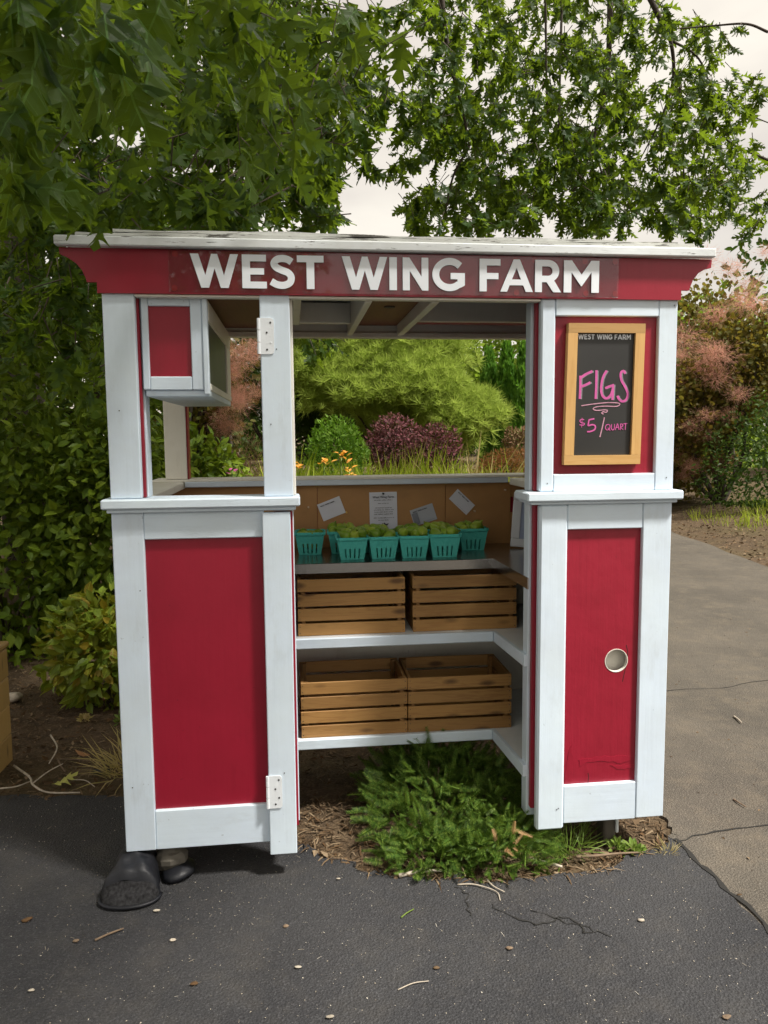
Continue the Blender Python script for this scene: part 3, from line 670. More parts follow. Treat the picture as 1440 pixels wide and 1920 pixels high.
# shelves and counter
def slab(name, poly, z0, z1, mat):
    V, F = prism([(x, y) for x, y in poly], z0, z1); return put(name, [(x, z, y) for x, y, z in V], [f[::-1] for f in F], mat, ST)
slab('counter', [(-.60, .53), (.878, .53), (.888, .063), (.975, .063), (.975, .13), (1.397, .13), (1.397, .999), (-.60, .999)], .992, 1.01, 'steel')
B('counter_rim', -.05, .876, .522, .5295, .966, 1.0105, 'steel', .002); slab('counter_rim', [(.8705, .5215), (.8775, .5215), (.8875, .063), (.8805, .063)], .966, 1.0108, 'steel')
for z, y in ((.705, .425), (.262, .432)):
    slab('shelf', [(-.05, y+.02), (.862, y+.02), (.888, .063), (.975, .063), (.975, .13), (1.383, .13), (1.383, .958), (-.05, .958)], z-.02, z, 'shelfwhite')
    B('shelf_edge', -.05, .846, y, y+.019, z-.042, z+.003, 'whiteX', .004); slab('shelf_edge', [(.8465, y+.0185), (.8615, y+.0185), (.8875, .063), (.870, .063)], z-.042, z+.003, 'whiteX')
B('wing_board', 1.384, 1.397, .13, .957, .18, .985, 'shelfwhite')
for x in (-.56, 1.21):
    for y in (.07, .93): B('leg', x, x+.05, y, y+.075, GZ-.02, .09, 'greywood', .006)
B('leg_bolt', 1.262, 1.275, .075, .095, -.05, .05, 'metalwhite', .004)
# display box hung under the roof
B('box_floor', -.5065, -.288, .045, .99, 1.7, 1.722, 'white')
for x0, x1, z0, z1 in ((-.511, -.488, 1.7225, 2.036), (-.345, -.305, 1.7225, 2.036)): B('box_stile', x0, x1, .03, .05, z0, z1, 'white')
B('box_stile', -.3045, -.286, .024, .06, 1.706, 2.036, 'white')
B('box_rail', -.4875, -.3455, .031, .05, 2.009, 2.036, 'whiteX'); B('box_rail', -.4875, -.3455, .031, .05, 1.7225, 1.769, 'whiteX')
B('box_panel', -.495, -.34, .042, .049, 1.76, 2.015, 'red')
B('box_side_rail', -.302, -.285, .0605, .99, 1.7225, 1.748, 'cream'); B('box_side_rail', -.302, -.285, .0605, .99, 1.962, 2.036, 'cream')
B('box_side_stile', -.302, -.285, .80, .99, 1.7485, 1.9615, 'cream')
B('box_pane', -.297, -.292, .0605, .81, 1.74, 1.97, 'smoked', .001)
B('box_back', -.5065, -.498, .14, .99, 1.7225, 2.036, 'cream')
# roof
zt, zb = 2.19, 2.043
left = [(-.76, zt), (-.758, zt-.022), (-.735, zt-.032), (-.708, zt-.05), (-.688, zt-.075), (-.678, zt-.10), (-.675, zt-.112), (-.643, zt-.112), (-.643, zb)]
right = [(1.428, zb), (1.428, zt-.112), (1.458, zt-.112), (1.462, zt-.10), (1.472, zt-.075), (1.492, zt-.05), (1.516, zt-.036), (1.541, zt-.03), (1.543, zt)]
Vp, Fp = prism(left+right, -.012, .0); put('sign_beam', Vp, Fp, 'red', ST)
B('beam_back', -.60, 1.40, .001, .03, 2.05, 2.19, 'whiteX')
B('beam_trim', -.525, .90, -.003, .034, 2.0335, 2.0425, 'cream')
B('fascia', -.766, 1.543, -.045, -.0125, 2.1905, 2.2225, 'roofwhite', .004, .0015)
def plank(name, x0, x1, y0, y1, za, zb_, t, mat, seed):
    g = np.random.default_rng(seed); xs = np.linspace(x0, x1, 28); ph = g.uniform(0, 6, 3)
    top = [(x, za+(zb_-za)*(x-x0)/(x1-x0)+t+.0025*math.sin(x*7+ph[0])+.0015*math.sin(x*23+ph[1])) for x in xs]
    bot = [(x, za+(zb_-za)*(x-x0)/(x1-x0)+.0012*math.sin(x*9+ph[2])) for x in xs[::-1]]
    V, F = prism(top+bot, y0, y1); return put(name, V, F, mat, ST)
plank('roof_edge', -.70, 1.46, -.036, .03, 2.2245, 2.2245, .012, 'roofold', 1)
plank('roof_edge', -.58, 1.40, -.030, .05, 2.240, 2.236, .009, 'roofold', 2)
V, F = cbox(-.75, 1.53, .051, 1.16, 2.205, 2.232); V = [(x, y, z-.03*max(0, y)) for x, y, z in V]; put('roof_deck', V, F, 'roofold', ST)
B('back_beam', -.60, 1.40, .965, 1.0, 2.02, 2.16, 'cream'); B('back_beam_lip', -.60, 1.40, .95, .9645, 2.02, 2.045, 'cream'); B('side_beam', -.60, -.54, .14, .96, 2.05, 2.15, 'cream'); B('side_beam', 1.34, 1.395, .13, .96, 2.05, 2.15, 'cream')
for x0, x1 in ((.265, .292), (.505, .535)): B('rafter', x0, x1, .035, .949, 2.03, 2.165, 'cream')
B('ceiling_board', .2925, .5045, .035, .949, 2.075, 2.085, 'ply'); B('ceiling_board', -.53, -.02, .036, .949, 2.06, 2.07, 'ply')
B('ceiling_sheet', .001, .2645, .036, .949, 2.142, 2.15, 'skylight'); B('ceiling_sheet', .5355, 1.33, .036, .949, 2.142, 2.15, 'skylight')
B('cross_rail', .001, .2645, .70, .735, 2.05, 2.14, 'cream'); B('cross_rail', .5355, 1.33, .62, .655, 2.05, 2.14, 'cream')
B('cross_strip', .001, .2645, .80, .86, 2.07, 2.10, 'red'); B('cross_strip', .5355, 1.33, .80, .86, 2.07, 2.10, 'red'); B('cross_rail', .009, .04, .036, .69, 2.04, 2.14, 'cream')
V, F = lathe([(.022, 0), (.022, .003), (.015, .004)], 16); kn = put('knot_ring', [(x+.40, y+.40, 2.0745-z) for x, y, z in V], F, 'greywood', ST)
# hinges
for zt_ in (1.966, .322):
    x0 = -.119 if zt_ > 1 else -.126; y = -.0075 if zt_ > 1 else -.0235
    r_ = .012; pts = [(x0+.014, zt_-.124), (x0+.014, zt_), ]
    arc1 = [(x0+.062-r_+r_*math.sin(a), zt_-r_+r_*math.cos(a)) for a in np.linspace(0, math.pi/2, 5)]
    arc2 = [(x0+.062-r_+r_*math.cos(a), zt_-.124+r_-r_*math.sin(a)) for a in np.linspace(0, math.pi/2, 5)]
    V, F = prism([(x0+.014, zt_-.124), (x0+.014, zt_)][::1]+arc1+arc2, y, y+.003); hg = put('hinge', V, F, 'metalwhite', ST)
    for k in range(3):
        V, F = tube([(x0+.009, y+.001, zt_-.001-.0415*k), (x0+.009, y+.001, zt_-.040-.0415*k)], .0058, 9); put('knuckle', V, F, 'metalwhite', hg, smooth=False)
    for k, (dx, dz) in enumerate(((.05, .016), (.037, .05), (.05, .084), (.037, .108))):
        V, F = lathe([(.0035, 0), (.0035, .0012), (.0015, .0016)], 10); put('screw', [(x0+dx+a, y-c, zt_-dz+b) for a, b, c in V], F, 'screw' if k != 2 or zt_ < 1 else 'metalwhite', hg)
# nail heads
for x, z, yy in ((1.408, 2.025, -.003), (.932, 1.375, -.003), (1.395, 1.39, -.003), (.985, .11, -.0045), (.992, .115, -.0045), (-.055, .33, -.021), (-.60, .30, -.001), (-.545, 1.02, -.001), (-.05, 1.86, -.005), (-.075, 1.6, -.005), (-.59, 1.65, -.001)):
    V, F = lathe([(.0022, 0), (.0022, .0008), (.001, .001)], 8); put('nail', [(x+a, yy-c, z+b) for a, b, c in V], F, 'screw', ST)

# ---- the sign
SG = board('sign_plate', -.405, 1.185, -.0175, -.0145, 2.049, 2.188, 'acrylic', ST, .0006, label='clear acrylic sheet carrying the white letters')
for x in (-.385, 0.06, .40, .475, .80, .87, 1.06, 1.168):
    for z in (2.175, 2.062):
        V, F = lathe([(.0105, 0), (.0105, .0012)], 14); put('adhesive_pad', [(x+a+.006*math.sin(x*50+z*9), -.0126-c, z+b) for a, b, c in V], F, 'stick_red', ST)
LET = {
 'W': (1.36, [[(0, 1), (.235, 1), (.42, .37), (.60, 1), (.77, 1), (.95, .37), (1.135, 1), (1.36, 1), (1.07, 0), (.85, 0), (.685, .58), (.515, 0), (.295, 0)]], []),
 'E': (.67, [[(0, 0), (0, 1), (.66, 1), (.66, .80), (.22, .80), (.22, .60), (.60, .60), (.60, .41), (.22, .41), (.22, .20), (.67, .20), (.67, 0)]], []),
 'T': (.76, [[(0, 1), (.76, 1), (.76, .8), (.49, .8), (.49, 0), (.27, 0), (.27, .8), (0, .8)]], []),
 'I': (.22, [[(0, 0), (0, 1), (.22, 1), (.22, 0)]], []),
 'N': (.79, [[(0, 0), (0, 1), (.2, 1), (.58, .42), (.58, 1), (.79, 1), (.79, 0), (.6, 0), (.215, .6), (.215, 0)]], []),
 'F': (.64, [[(0, 0), (0, 1), (.64, 1), (.64, .8), (.22, .8), (.22, .57), (.58, .57), (.58, .38), (.22, .38), (.22, 0)]], []),
 'A': (1.06, [[(0, 0), (.43, 1.0), (.63, 1), (1.06, 0), (.83, 0), (.745, .2), (.30, .2), (.22, 0)], [(.375, .38), (.67, .38), (.525, .74)]], []),
 'M': (.98, [[(0, 0), (0, 1), (.22, 1), (.49, .56), (.76, 1), (.98, 1), (.98, 0), (.77, 0), (.77, .64), (.5, .2), (.48, .2), (.21, .64), (.21, 0)]], []),
 'R': (.83, [[(0, 0), (0, 1), (.42, 1)]+[(.42+.345*math.cos(a), .655+.345*math.sin(a)) for a in np.linspace(1.35, -1.0, 12)]+[(.83, 0), (.58, 0), (.37, .31), (.22, .31), (.22, 0)],
              [(.22, .80), (.41, .80)]+[(.41+.145*math.cos(a), .655+.145*math.sin(a)) for a in np.linspace(1.2, -1.2, 8)]+[(.41, .51), (.22, .51)]], []),
 'S': (.76, [], [([(.645, .80), (.54, .872), (.40, .90), (.25, .865), (.17, .75), (.23, .635), (.38, .55), (.55, .475), (.63, .34), (.585, .18), (.42, .10), (.24, .125), (.09, .215)], .105)]),
 'G': (.95, [[(.53, .55), (.94, .55), (.94, .17), (.82, .10), (.73, .21), (.73, .36), (.53, .36)]], [([(.50+.395*math.cos(a), .50+.40*math.sin(a)) for a in np.linspace(.72, 5.45, 16)], .108)]),
}
def letter(ch, x0, x1, z0, h, y0, th, parent, mat, name='letter'):
    wd, polys, strokes = LET[ch]; sx = (x1-x0)/wd; parts = []
    if polys:
        q = [[(x0+p[0]*sx, z0+p[1]*h) for p in l] for l in polys]; parts.append(prism(q[0], y0-(.0002 if strokes else 0), y0+th, q[1:]))
    for pts, hw in strokes:
        c = catmull(pts, 5); parts.append(ribbon([(x0+p[0]*sx, z0+p[1]*h) for p in c], hw*h, y0, y0+th))
    V, F = join(*parts); return put(name, V, F, mat, parent)
def px2x(px): return at(px, 512, -.019)[0]
LX = [('W', 357, 447), ('E', 454, 500), ('S', 502, 555), ('T', 557, 607), ('W', 641, 726), ('I', 730, 744), ('N', 755, 803), ('G', 810, 872), ('F', 899, 938), ('A', 938, 999), ('R', 1003, 1052), ('M', 1057, 1123)]
for ch, a, b in LX: letter(ch, px2x(a), px2x(b), 2.063, .1125, -.0215, .0035, SG, 'letter')

# ------------------------------------------------------------------ chalkboard
CB = empty('chalkboard', (1.143, .016, 1.443), label='wood-framed black chalkboard advertising figs in pink on the red upper panel', cat='chalkboard')
def cbx(z, side):   # the board hangs a touch askew
    t = (z-1.443)/.516; return (.992+.010*t, 1.286+.008*t)[side]
def quad_board(name, pts, y0, y1, mat, parent):
    V, F = prism(pts, y0, y1); return put(name, V, F, mat, parent)
fwid = .036; zB, zT = 1.443, 1.957
quad_board('frame_rail', [(cbx(zT, 0), zT-fwid*.95), (cbx(zT, 1), zT-fwid*.95), (cbx(zT, 1), zT), (cbx(zT, 0), zT)], -.012, .015, 'pineX', CB)
quad_board('frame_rail', [(cbx(zB, 0), zB), (cbx(zB, 1), zB), (cbx(zB, 1), zB+fwid*.95), (cbx(zB, 0), zB+fwid*.95)], -.012, .015, 'pineX', CB)
za, zc = zB+fwid*.95+.0005, zT-fwid*.95-.0005
quad_board('frame_stile', [(cbx(za, 0), za), (cbx(za, 0)+fwid, za), (cbx(zc, 0)+fwid, zc), (cbx(zc, 0), zc)], -.0118, .015, 'pineZ', CB)
quad_board('frame_stile', [(cbx(za, 1)-fwid, za), (cbx(za, 1), za), (cbx(zc, 1), zc), (cbx(zc, 1)-fwid, zc)], -.0118, .015, 'pineZ', CB)
SLT = quad_board('slate', [(cbx(za, 0)+.03, za-.004), (cbx(za, 1)-.03, za-.004), (cbx(zc, 1)-.03, zc+.004), (cbx(zc, 0)+.03, zc+.004)], .002, .008, 'slate', CB)
x = 1.0425; tot = sum(LET[c][0]+.10 for c in 'WESTWINGFARM')+.9; u = .204/tot
for wd_ in ('WEST', 'WING', 'FARM'):
    for ch in wd_: letter(ch, x, x+LET[ch][0]*u, 1.9005, .0185, .0012, .0006, SLT, 'letter'); x += (LET[ch][0]+.10)*u
    x += .42*u
def wr(px, py):          # strokes measured on the board's face
    p = at(px, py, .002); return (p[0], p[2])
zs = 360/1440.0
def Z8(px, py): return wr(940+px*zs, 560+py*zs)
k_ = [0]
def stroke(pts, hw, mat, name='chalk_stroke'):
    k_[0] += 1; y = .0014-.00004*k_[0]; c = catmull([Z8(*p) for p in pts], 6)
    V, F = ribbon(c, hw, y, .0018); put(name, V, F, mat, SLT)
H = .0044
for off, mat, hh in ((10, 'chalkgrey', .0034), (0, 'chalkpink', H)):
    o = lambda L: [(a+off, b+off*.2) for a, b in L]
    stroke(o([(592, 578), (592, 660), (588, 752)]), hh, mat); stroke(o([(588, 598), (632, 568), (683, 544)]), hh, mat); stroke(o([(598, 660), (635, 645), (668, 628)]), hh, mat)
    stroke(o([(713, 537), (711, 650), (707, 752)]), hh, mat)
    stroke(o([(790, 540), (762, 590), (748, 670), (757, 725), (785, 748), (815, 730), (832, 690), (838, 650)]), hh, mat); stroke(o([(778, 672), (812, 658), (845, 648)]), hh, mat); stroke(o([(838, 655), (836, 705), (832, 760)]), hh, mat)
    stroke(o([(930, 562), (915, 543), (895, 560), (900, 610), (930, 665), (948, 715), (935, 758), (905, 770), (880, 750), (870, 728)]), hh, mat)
stroke([(600, 803), (690, 790), (790, 780), (870, 782), (888, 793), (860, 808), (780, 806), (710, 812), (688, 828), (715, 838), (770, 834), (795, 838), (785, 852), (762, 848), (752, 858), (765, 866)], .0017, 'chalkpale')
stroke([(620, 908), (600, 905), (588, 918), (600, 930), (622, 936), (615, 948), (585, 946)], .0016, 'chalkpink'); stroke([(606, 893), (604, 930), (601, 966)], .0009, 'chalkpink')
stroke([(697, 900), (675, 905), (655, 910)], .0027, 'chalkpink'); stroke([(657, 908), (652, 935), (652, 952), (682, 945), (703, 955), (700, 980), (672, 995), (642, 998)], .0027, 'chalkpink')
stroke([(772, 890), (757, 960), (738, 1038)], .002, 'chalkpale')
for L in ([(806, 942), (785, 950), (780, 972), (792, 985), (808, 978), (814, 955), (803, 942)], [(798, 968), (806, 980), (816, 988)], [(826, 942), (824, 970), (832, 985), (845, 975), (848, 940)], [(852, 985), (862, 960), (870, 938), (876, 960), (882, 984)], [(856, 968), (868, 965), (880, 966)], [(890, 985), (892, 960), (893, 938)], [(893, 940), (908, 942), (908, 957), (893, 962), (912, 982)], [(915, 940), (930, 937), (944, 937)], [(930, 939), (929, 960), (927, 984)]):
    stroke(L, .0014, 'chalkpink')

# ------------------------------------------------------------------ crates
def crate_meshes():
    Wd, D, Hh, t = .462, .318, .245, .009; d = {}
    def mk(n, *a, mat='crate'): V, F = cbox(*a, b=.0018); d[n] = mesh_pf(n, np.array(V), F, MT[mat])
    mk('front', -Wd/2, Wd/2, 0, t, -.0262, .0262); mk('end', -.0065, .0065, -(D-2*t-.002)/2, (D-2*t-.002)/2, -.0262, .0262, mat='crateY')
    mk('bottom', -Wd/2+.002, Wd/2-.002, -.034, .034, 0, .008); mk('post', -.009, .009, -.012, .012, 0, Hh-.012, mat='crateY')
    V, F = lathe([(.0022, 0), (.0022, .0007)], 7); d['nail'] = mesh_pf('nail', np.array([(x, -z, y) for x, y, z in V]), F, MT['screw'])
    return d, Wd, D, Hh, t
CM, CW, CD, CH, CT = crate_meshes()
def crate(loc, rz, label):
    o = empty('wooden_crate', loc, label=label, cat='crate', group='slatted wooden crates on the stand shelves'); o.rotation_euler = (0, 0, rz)
    for k in range(4):
        z = .0265+k*.0636
        inst('slat', CM['front'], (random.uniform(-.001, .001), 0, z), (0, random.uniform(-.003, .003), 0), parent=o); inst('slat', CM['front'], (0, CD-CT, z), parent=o)
        for s in (-1, 1):
            inst('end_slat', CM['end'], (s*(CW/2-.0075), CD/2, z), parent=o)
            for dz in (-.014, .014): inst('nail', CM['nail'], (s*(CW/2-.009), -.0001, z+dz), parent=o)
    for s in (-1, 1):
        for y in (CT+.013, CD-CT-.013): inst('corner_post', CM['post'], (s*(CW/2-.0235), y, .009), parent=o)
    for k in range(4): inst('bottom_slat', CM['bottom'], (0, .047+k*.0745, .0003), parent=o)
    return o
crate((.237, .482, .7055), R(.3), 'slatted crate on the middle shelf, next to the left bay')
crate((.733, .482, .7055), R(-.4), 'slatted crate on the middle shelf, towards the chalkboard side')
crate((.242, .462, .2625), R(.5), 'empty open crate on the lowest shelf, next to the left bay')
crate((.707, .46, .2625), R(-.4), 'empty open crate on the lowest shelf, touching its neighbour, near the evergreen sprigs')

# ------------------------------------------------------------------ baskets and figs
def basket_mesh():
    tw, bw, h, th = .068, .052, .098, .0022; V, F = [], []
    us = [-1, -.60, -.48, -.24, -.12, .12, .24, .48, .60, 1]; zs_ = [0, .006, .050, .088, h]
    slot = {(1, 1), (3, 1), (5, 1), (7, 1)}
    for inner in (0, 1):
        for s in range(4):
            a = s*math.pi/2; k0 = len(V); nu = len(us)
            for z in zs_:
                r = bw+(tw-bw)*z/h-(th if inner else 0)
                for u_ in us:
                    x_, y_ = u_*r, -r; V.append((x_*math.cos(a)-y_*math.sin(a), x_*math.sin(a)+y_*math.cos(a), max(z, th if inner else 0)))
            for j in range(len(zs_)-1):
                for i in range(nu-1):
                    if (i, j) in slot: continue
                    f = [k0+j*nu+i, k0+j*nu+i+1, k0+(j+1)*nu+i+1, k0+(j+1)*nu+i]; F.append(f[::-1] if inner else f)
        k0 = len(V); b = bw-(th if inner else 0); V += [(-b, -b, th*inner), (b, -b, th*inner), (b, b, th*inner), (-b, b, th*inner)]; F.append([k0, k0+1, k0+2, k0+3] if inner else [k0+3, k0+2, k0+1, k0])
    return mesh_pf('wall', np.array(V), F, MT['pulp'])
def rim_mesh():
    V, F = [], []; prof = [(.0655, .087), (.072, .0885), (.0735, .093), (.0735, .101), (.0705, .1025), (.0655, .101)]
    for r, z in prof:
        c = .014
        for sx, sy in ((1, 1), (-1, 1), (-1, -1), (1, -1)):
            q = [(sx*r, sy*(r-c)), (sx*(r-c), sy*r)]; q = q if sx*sy > 0 else q[::-1]
            V += [(a, b, z) for a, b in q]
    n = 8
    for i in range(len(prof)):
        j = (i+1) % len(prof)
        for k in range(n): F.append([i*n+k, i*n+(k+1) % n, j*n+(k+1) % n, j*n+k])
    return mesh_pf('rim', np.array(V), F, MT['pulp'])
BM, RM = basket_mesh(), rim_mesh()
prof = [(0.002, -.024), (.011, -.0225), (.019, -.016), (.0232, -.005), (.0225, .006), (.017, .017), (.0095, .026), (.005, .032), (.0036, .038), (.0028, .041)]
V, F = lathe(prof, 14); V = np.array(V); V[:, :2] *= (1+.04*np.sin(np.arctan2(V[:, 1], V[:, 0])*7))[:, None]; FIG = mesh_pf('fig', V, F, MT['fig'], True)
def basket(x, y, rz, label, figlabel, nfig, fill, seed):
    o = empty('berry_basket', (x, y, 1.0105), label=label, cat='basket', group='teal pulp quart baskets on the counter'); o.rotation_euler = (0, 0, rz)
    o.scale = (random.uniform(.97, 1.03), random.uniform(.96, 1.03), random.uniform(.95, 1.04))
    inst('wall', BM, (0, 0, 0), parent=o); inst('rim', RM, (0, 0, 0), parent=o)
    g = np.random.default_rng(seed); pts = []
    for layer, (m, zz, rr) in enumerate(((5, fill-.030, .022), (nfig+1, fill+.002, .043))):
        for k in range(m):
            for _ in range(200):
                p = np.array([g.uniform(-rr, rr)*1.1, g.uniform(-rr, rr)*1.1, zz+g.uniform(-.006, .010)])
                if all(np.linalg.norm((p-q)*[1, 1, .9]) > .0335 for q in pts): break
            else: continue
            pts.append(p)
            if layer == 0 and fill > .09: continue
            c, s = math.cos(rz), math.sin(rz)
            f = inst('fig', FIG, (x+p[0]*c-p[1]*s, y+p[0]*s+p[1]*c, 1.0105+p[2]), (g.uniform(.7, 1.9), g.uniform(-.5, .5), g.uniform(0, 6.28)), float(g.uniform(.9, 1.12)))
            tag(f, figlabel, 'fig', 'green figs in the baskets')
FR = ['front-row basket at the end nearest the left bay', 'second front-row basket from the left bay', 'third front-row basket from the left bay', 'front-row basket at the end nearest the chalkboard side']
for k, xx in enumerate((.252, .39, .531, .669)):
    basket(xx, .657, R(random.uniform(-3, 3)), 'teal pulp '+FR[k]+', heaped with figs', 'green fig in the '+FR[k], 8, .104, 60+k)
BR = ['back-row basket against the left bay, half full', 'second back-row basket from the left bay', 'third back-row basket from the left bay', 'fourth back-row basket from the left bay', 'fifth back-row basket from the left bay', 'back-row basket at the end nearest the picture frame']
for k, xx in enumerate((.072, .222, .375, .528, .682, .838)):
    basket(xx, .835, R(random.uniform(-4, 4)), 'teal pulp '+BR[k], 'green fig in the '+BR[k], 7, .080 if k == 0 else .094 if k == 3 else .102, 80+k)

# ------------------------------------------------------------------ papers, pins, picture frame
def text_mesh(s, size, mat, name='lettering'):
    cu = bpy.data.curves.new(name, 'FONT'); cu.body = s; cu.size = size; cu.align_x = 'CENTER'; cu.resolution_u = 2; cu.offset = size*.012
    ob = bpy.data.objects.new(name, cu); COL.objects.link(ob); dg = bpy.context.evaluated_depsgraph_get()
    me = bpy.data.meshes.new_from_object(ob.evaluated_get(dg)); bpy.data.objects.remove(ob); bpy.data.curves.remove(cu)
    me.materials.clear(); me.materials.append(MT[mat]); return me
def sheet_of_paper(name, c, wd, ht, ang, label, cat, curl=.004, mat='paper', group=None):
    """a thin curled sheet standing in the XZ plane, facing the front"""
    root = empty(name, (c[0], .9965, c[1]), label=label, cat=cat, group=group); root.rotation_euler = (0, ang, 0)
    n = 8; V, F = [], []
    for s in (0, .0006):
        for i in range(n+1):
            for j in range(n+1):
                u_, v_ = i/n-.5, j/n-.5; V.append((u_*wd, -curl*(4*u_*u_)*(.5-v_)-.0008+s, v_*ht))
    m = (n+1)**2; a = lambda i, j, k=0: k*m+i*(n+1)+j
    for i in range(n):
        for j in range(n): F += [[a(i, j), a(i+1, j), a(i+1, j+1), a(i, j+1)], [a(i, j+1, 1), a(i+1, j+1, 1), a(i+1, j, 1), a(i, j, 1)]]
    WP[root.name] = np.zeros(3); put('sheet', V, F, mat, root, center=False); return root
def print_on(root, s, size, x, z, mat='ink', y=-.0055):
    me = text_mesh(s, size, mat); o = inst('lettering', me, (x, y, z), (math.pi/2, 0, 0), parent=root); return o
def small_sign(root, x0, z0, h, y, mat='ink'):
    x = x0; parts = []
    for wd_ in ('WEST', 'WING', 'FARM'):
        for ch in wd_:
            wdt, polys, strokes = LET[ch]
            if polys: parts.append(prism([(x+p[0]*h, z0+p[1]*h) for p in polys[0]], y, y+.0003, [[(x+p[0]*h, z0+p[1]*h) for p in l] for l in polys[1:]]))
            for pts, hw in strokes: parts.append(ribbon([(x+p[0]*h, z0+p[1]*h) for p in catmull(pts, 3)], hw*h, y-.0002, y+.0003))
            x += (wdt+.12)*h
        x += .4*h
    V, F = join(*parts); put('lettering', V, F, mat, root, center=False)
FL = sheet_of_paper('flyer', (.437, 1.184), .137, .19, R(-.6), 'white printed flyer pinned in the middle of the brown wall', 'flyer')
print_on(FL, 'West Wing Farm', .0150, 0, .066)
def fine_print(root, x0, x1, z, h, seed, y=-.0055, mat='ink'):
    """a line of print too small to read: word-long runs of little strokes"""
    g = np.random.default_rng(seed); x = x0; parts = []
    while x < x1:
        for _ in range(int(g.integers(3, 8))):
            if x > x1: break
            a = g.uniform(.5, 1.0)*h; V, F = cbox(x, x+h*.32, y-.0002, y+.0002, z, z+a, .00005); parts.append((V, F))
            V, F = cbox(x+h*.33, x+h*.62, y-.0001, y+.0002, z+a*g.uniform(0, .7), z+a*g.uniform(.75, 1), .00005); parts.append((V, F)); x += h*.85
        x += h*.7
    V, F = join(*parts); put('lettering', V, F, mat, root, center=False)
for k, (wd_, z) in enumerate(((.044, .054), (.026, .038), (.040, .016), (.047, .0055), (.045, -.005), (.047, -.0155), (.049, -.034), (.026, -.0455))): fine_print(FL, -wd_, wd_, z, .0042, 200+k)
def hen(cx, cz, s, mat, flip=1):
    pts = [(-.9, .1), (-1.3, .9), (-.7, .5), (.1, .35), (.6, .9), (.95, 1.15), (1.1, .9), (1.35, .8), (1.05, .65), (.95, .1), (.5, -.45), (.2, -.6), (.15, -1), (-.05, -1), (-.05, -.6), (-.5, -.4)]
    V, F = prism([(cx+p[0]*s*flip, cz+p[1]*s) for p in (pts if flip > 0 else pts[::-1])], -.0058, -.0054); put('hen_print', V, F, mat, FL, center=False)
hen(-.012, -.068, .009, 'brownink', 1); hen(.012, -.067, .010, 'ink', -1)
CARDS = [((.181, 1.202), .117, .088, R(-20.8), 'white order card pinned nearest the left bay, tilted up to the right'), ((.637, 1.162), .119, .084, R(-17.5), 'white order card beside the flyer, with a grey folded corner strip'), ((.832, 1.2225), .122, .066, R(43.5), 'white order card tilted steeply downward, nearest the picture frame')]
for k, (c, wd_, ht_, an, lb) in enumerate(CARDS):
    cdr = sheet_of_paper('order_card', c, wd_, ht_, an, lb, 'card', .003, 'paper', 'order cards pinned to the back wall')
    small_sign(cdr, -wd_*.40, ht_*.30, .0058, -.0046)
    if k == 1: V, F = cbox(-wd_*.47, -wd_*.22, -.0040, -.0034, -ht_*.42, ht_*.27, .0002); put('grey_strip', V, F, 'inkgrey', cdr, center=False); cdr.children[-1].data.materials[0] = plain('grey_card_tint', (.50, .53, .60), .8, var=.05)
    if k != 0: V, F = cbox(-wd_*.1, wd_*.42, -.0046, -.0042, -ht_*.40, -ht_*.39, .0001); put('ruled_line', V, F, 'inkgrey', cdr, center=False)
def pin(x, z, mat, label):
    V, F = lathe([(.0022, 0), (.0045, .001), (.0045, .004), (.003, .006), (.003, .011), (.0050, .013), (.0050, .016), (.003, .017)], 12)
    put('push_pin', [(x+a, .9985-c, z+b) for a, b, c in V], F, mat, None, smooth=True, label=label, cat='pin', group='push pins in the back wall')
pin(.254, 1.183, 'yellowpin', 'yellow push pin at the corner of the card nearest the left bay'); pin(.895, 1.176, 'pinwood', 'pale wooden push pin just below the steeply tilted card')
pin(1.051, 1.28, 'pinwood', 'pale wooden push pin high in the brown wall near the corner'); pin(.069, 1.212, 'pinwood', 'pale wooden push pin beside the card nearest the left bay')
V, F = lathe([(.002, 0), (.0048, .001), (.0048, .005), (.003, .007), (.0052, .012), (.003, .014)], 12); put('push_pin', [(.436+a, .9915-c, 1.272+b) for a, b, c in V], F, 'blackpin', None, smooth=True, label='black push pin at the top of the flyer', cat='pin', group='push pins in the back wall')
PF = empty('picture_frame', (1.135, .80, 1.0105), label='white picture frame with a printed notice leaning on the counter', cat='picture frame'); WP[PF.name] = np.zeros(3)
fwx, fhx, fb = .215, .265, .040
V, F = cbox(-fwx/2, fwx/2, -.01, .008, 0, fb); put('frame_rail', V, F, 'letter', PF); V, F = cbox(-fwx/2, fwx/2, -.01, .008, fhx-fb, fhx); put('frame_rail', V, F, 'letter', PF)
for s in (-1, 1): V, F = cbox(min(s*fwx/2, s*(fwx/2-fb)), max(s*fwx/2, s*(fwx/2-fb)), -.0098, .008, fb+.0005, fhx-fb-.0005); put('frame_stile', V, F, 'letter', PF)
V, F = cbox(-fwx/2+.03, fwx/2-.03, -.002, .002, .03, fhx-.03); NT_ = put('notice', V, F, plain('pale_blue_notice', (.42, .50, .72), .5, var=.05), PF); WP[NT_.name] = np.zeros(3); NT_.location = (0, 0, 0); NT_.data.transform(Matrix.Translation((0, 0, fhx/2)))
print_on(NT_, 'West Wing Farm', .0125, 0, .200, 'ink', -.0024); print_on(NT_, 'WEST WING FARM', .0105, 0, .078, 'ink', -.0026)
PF.rotation_euler = (R(-10), R(5), R(-10))

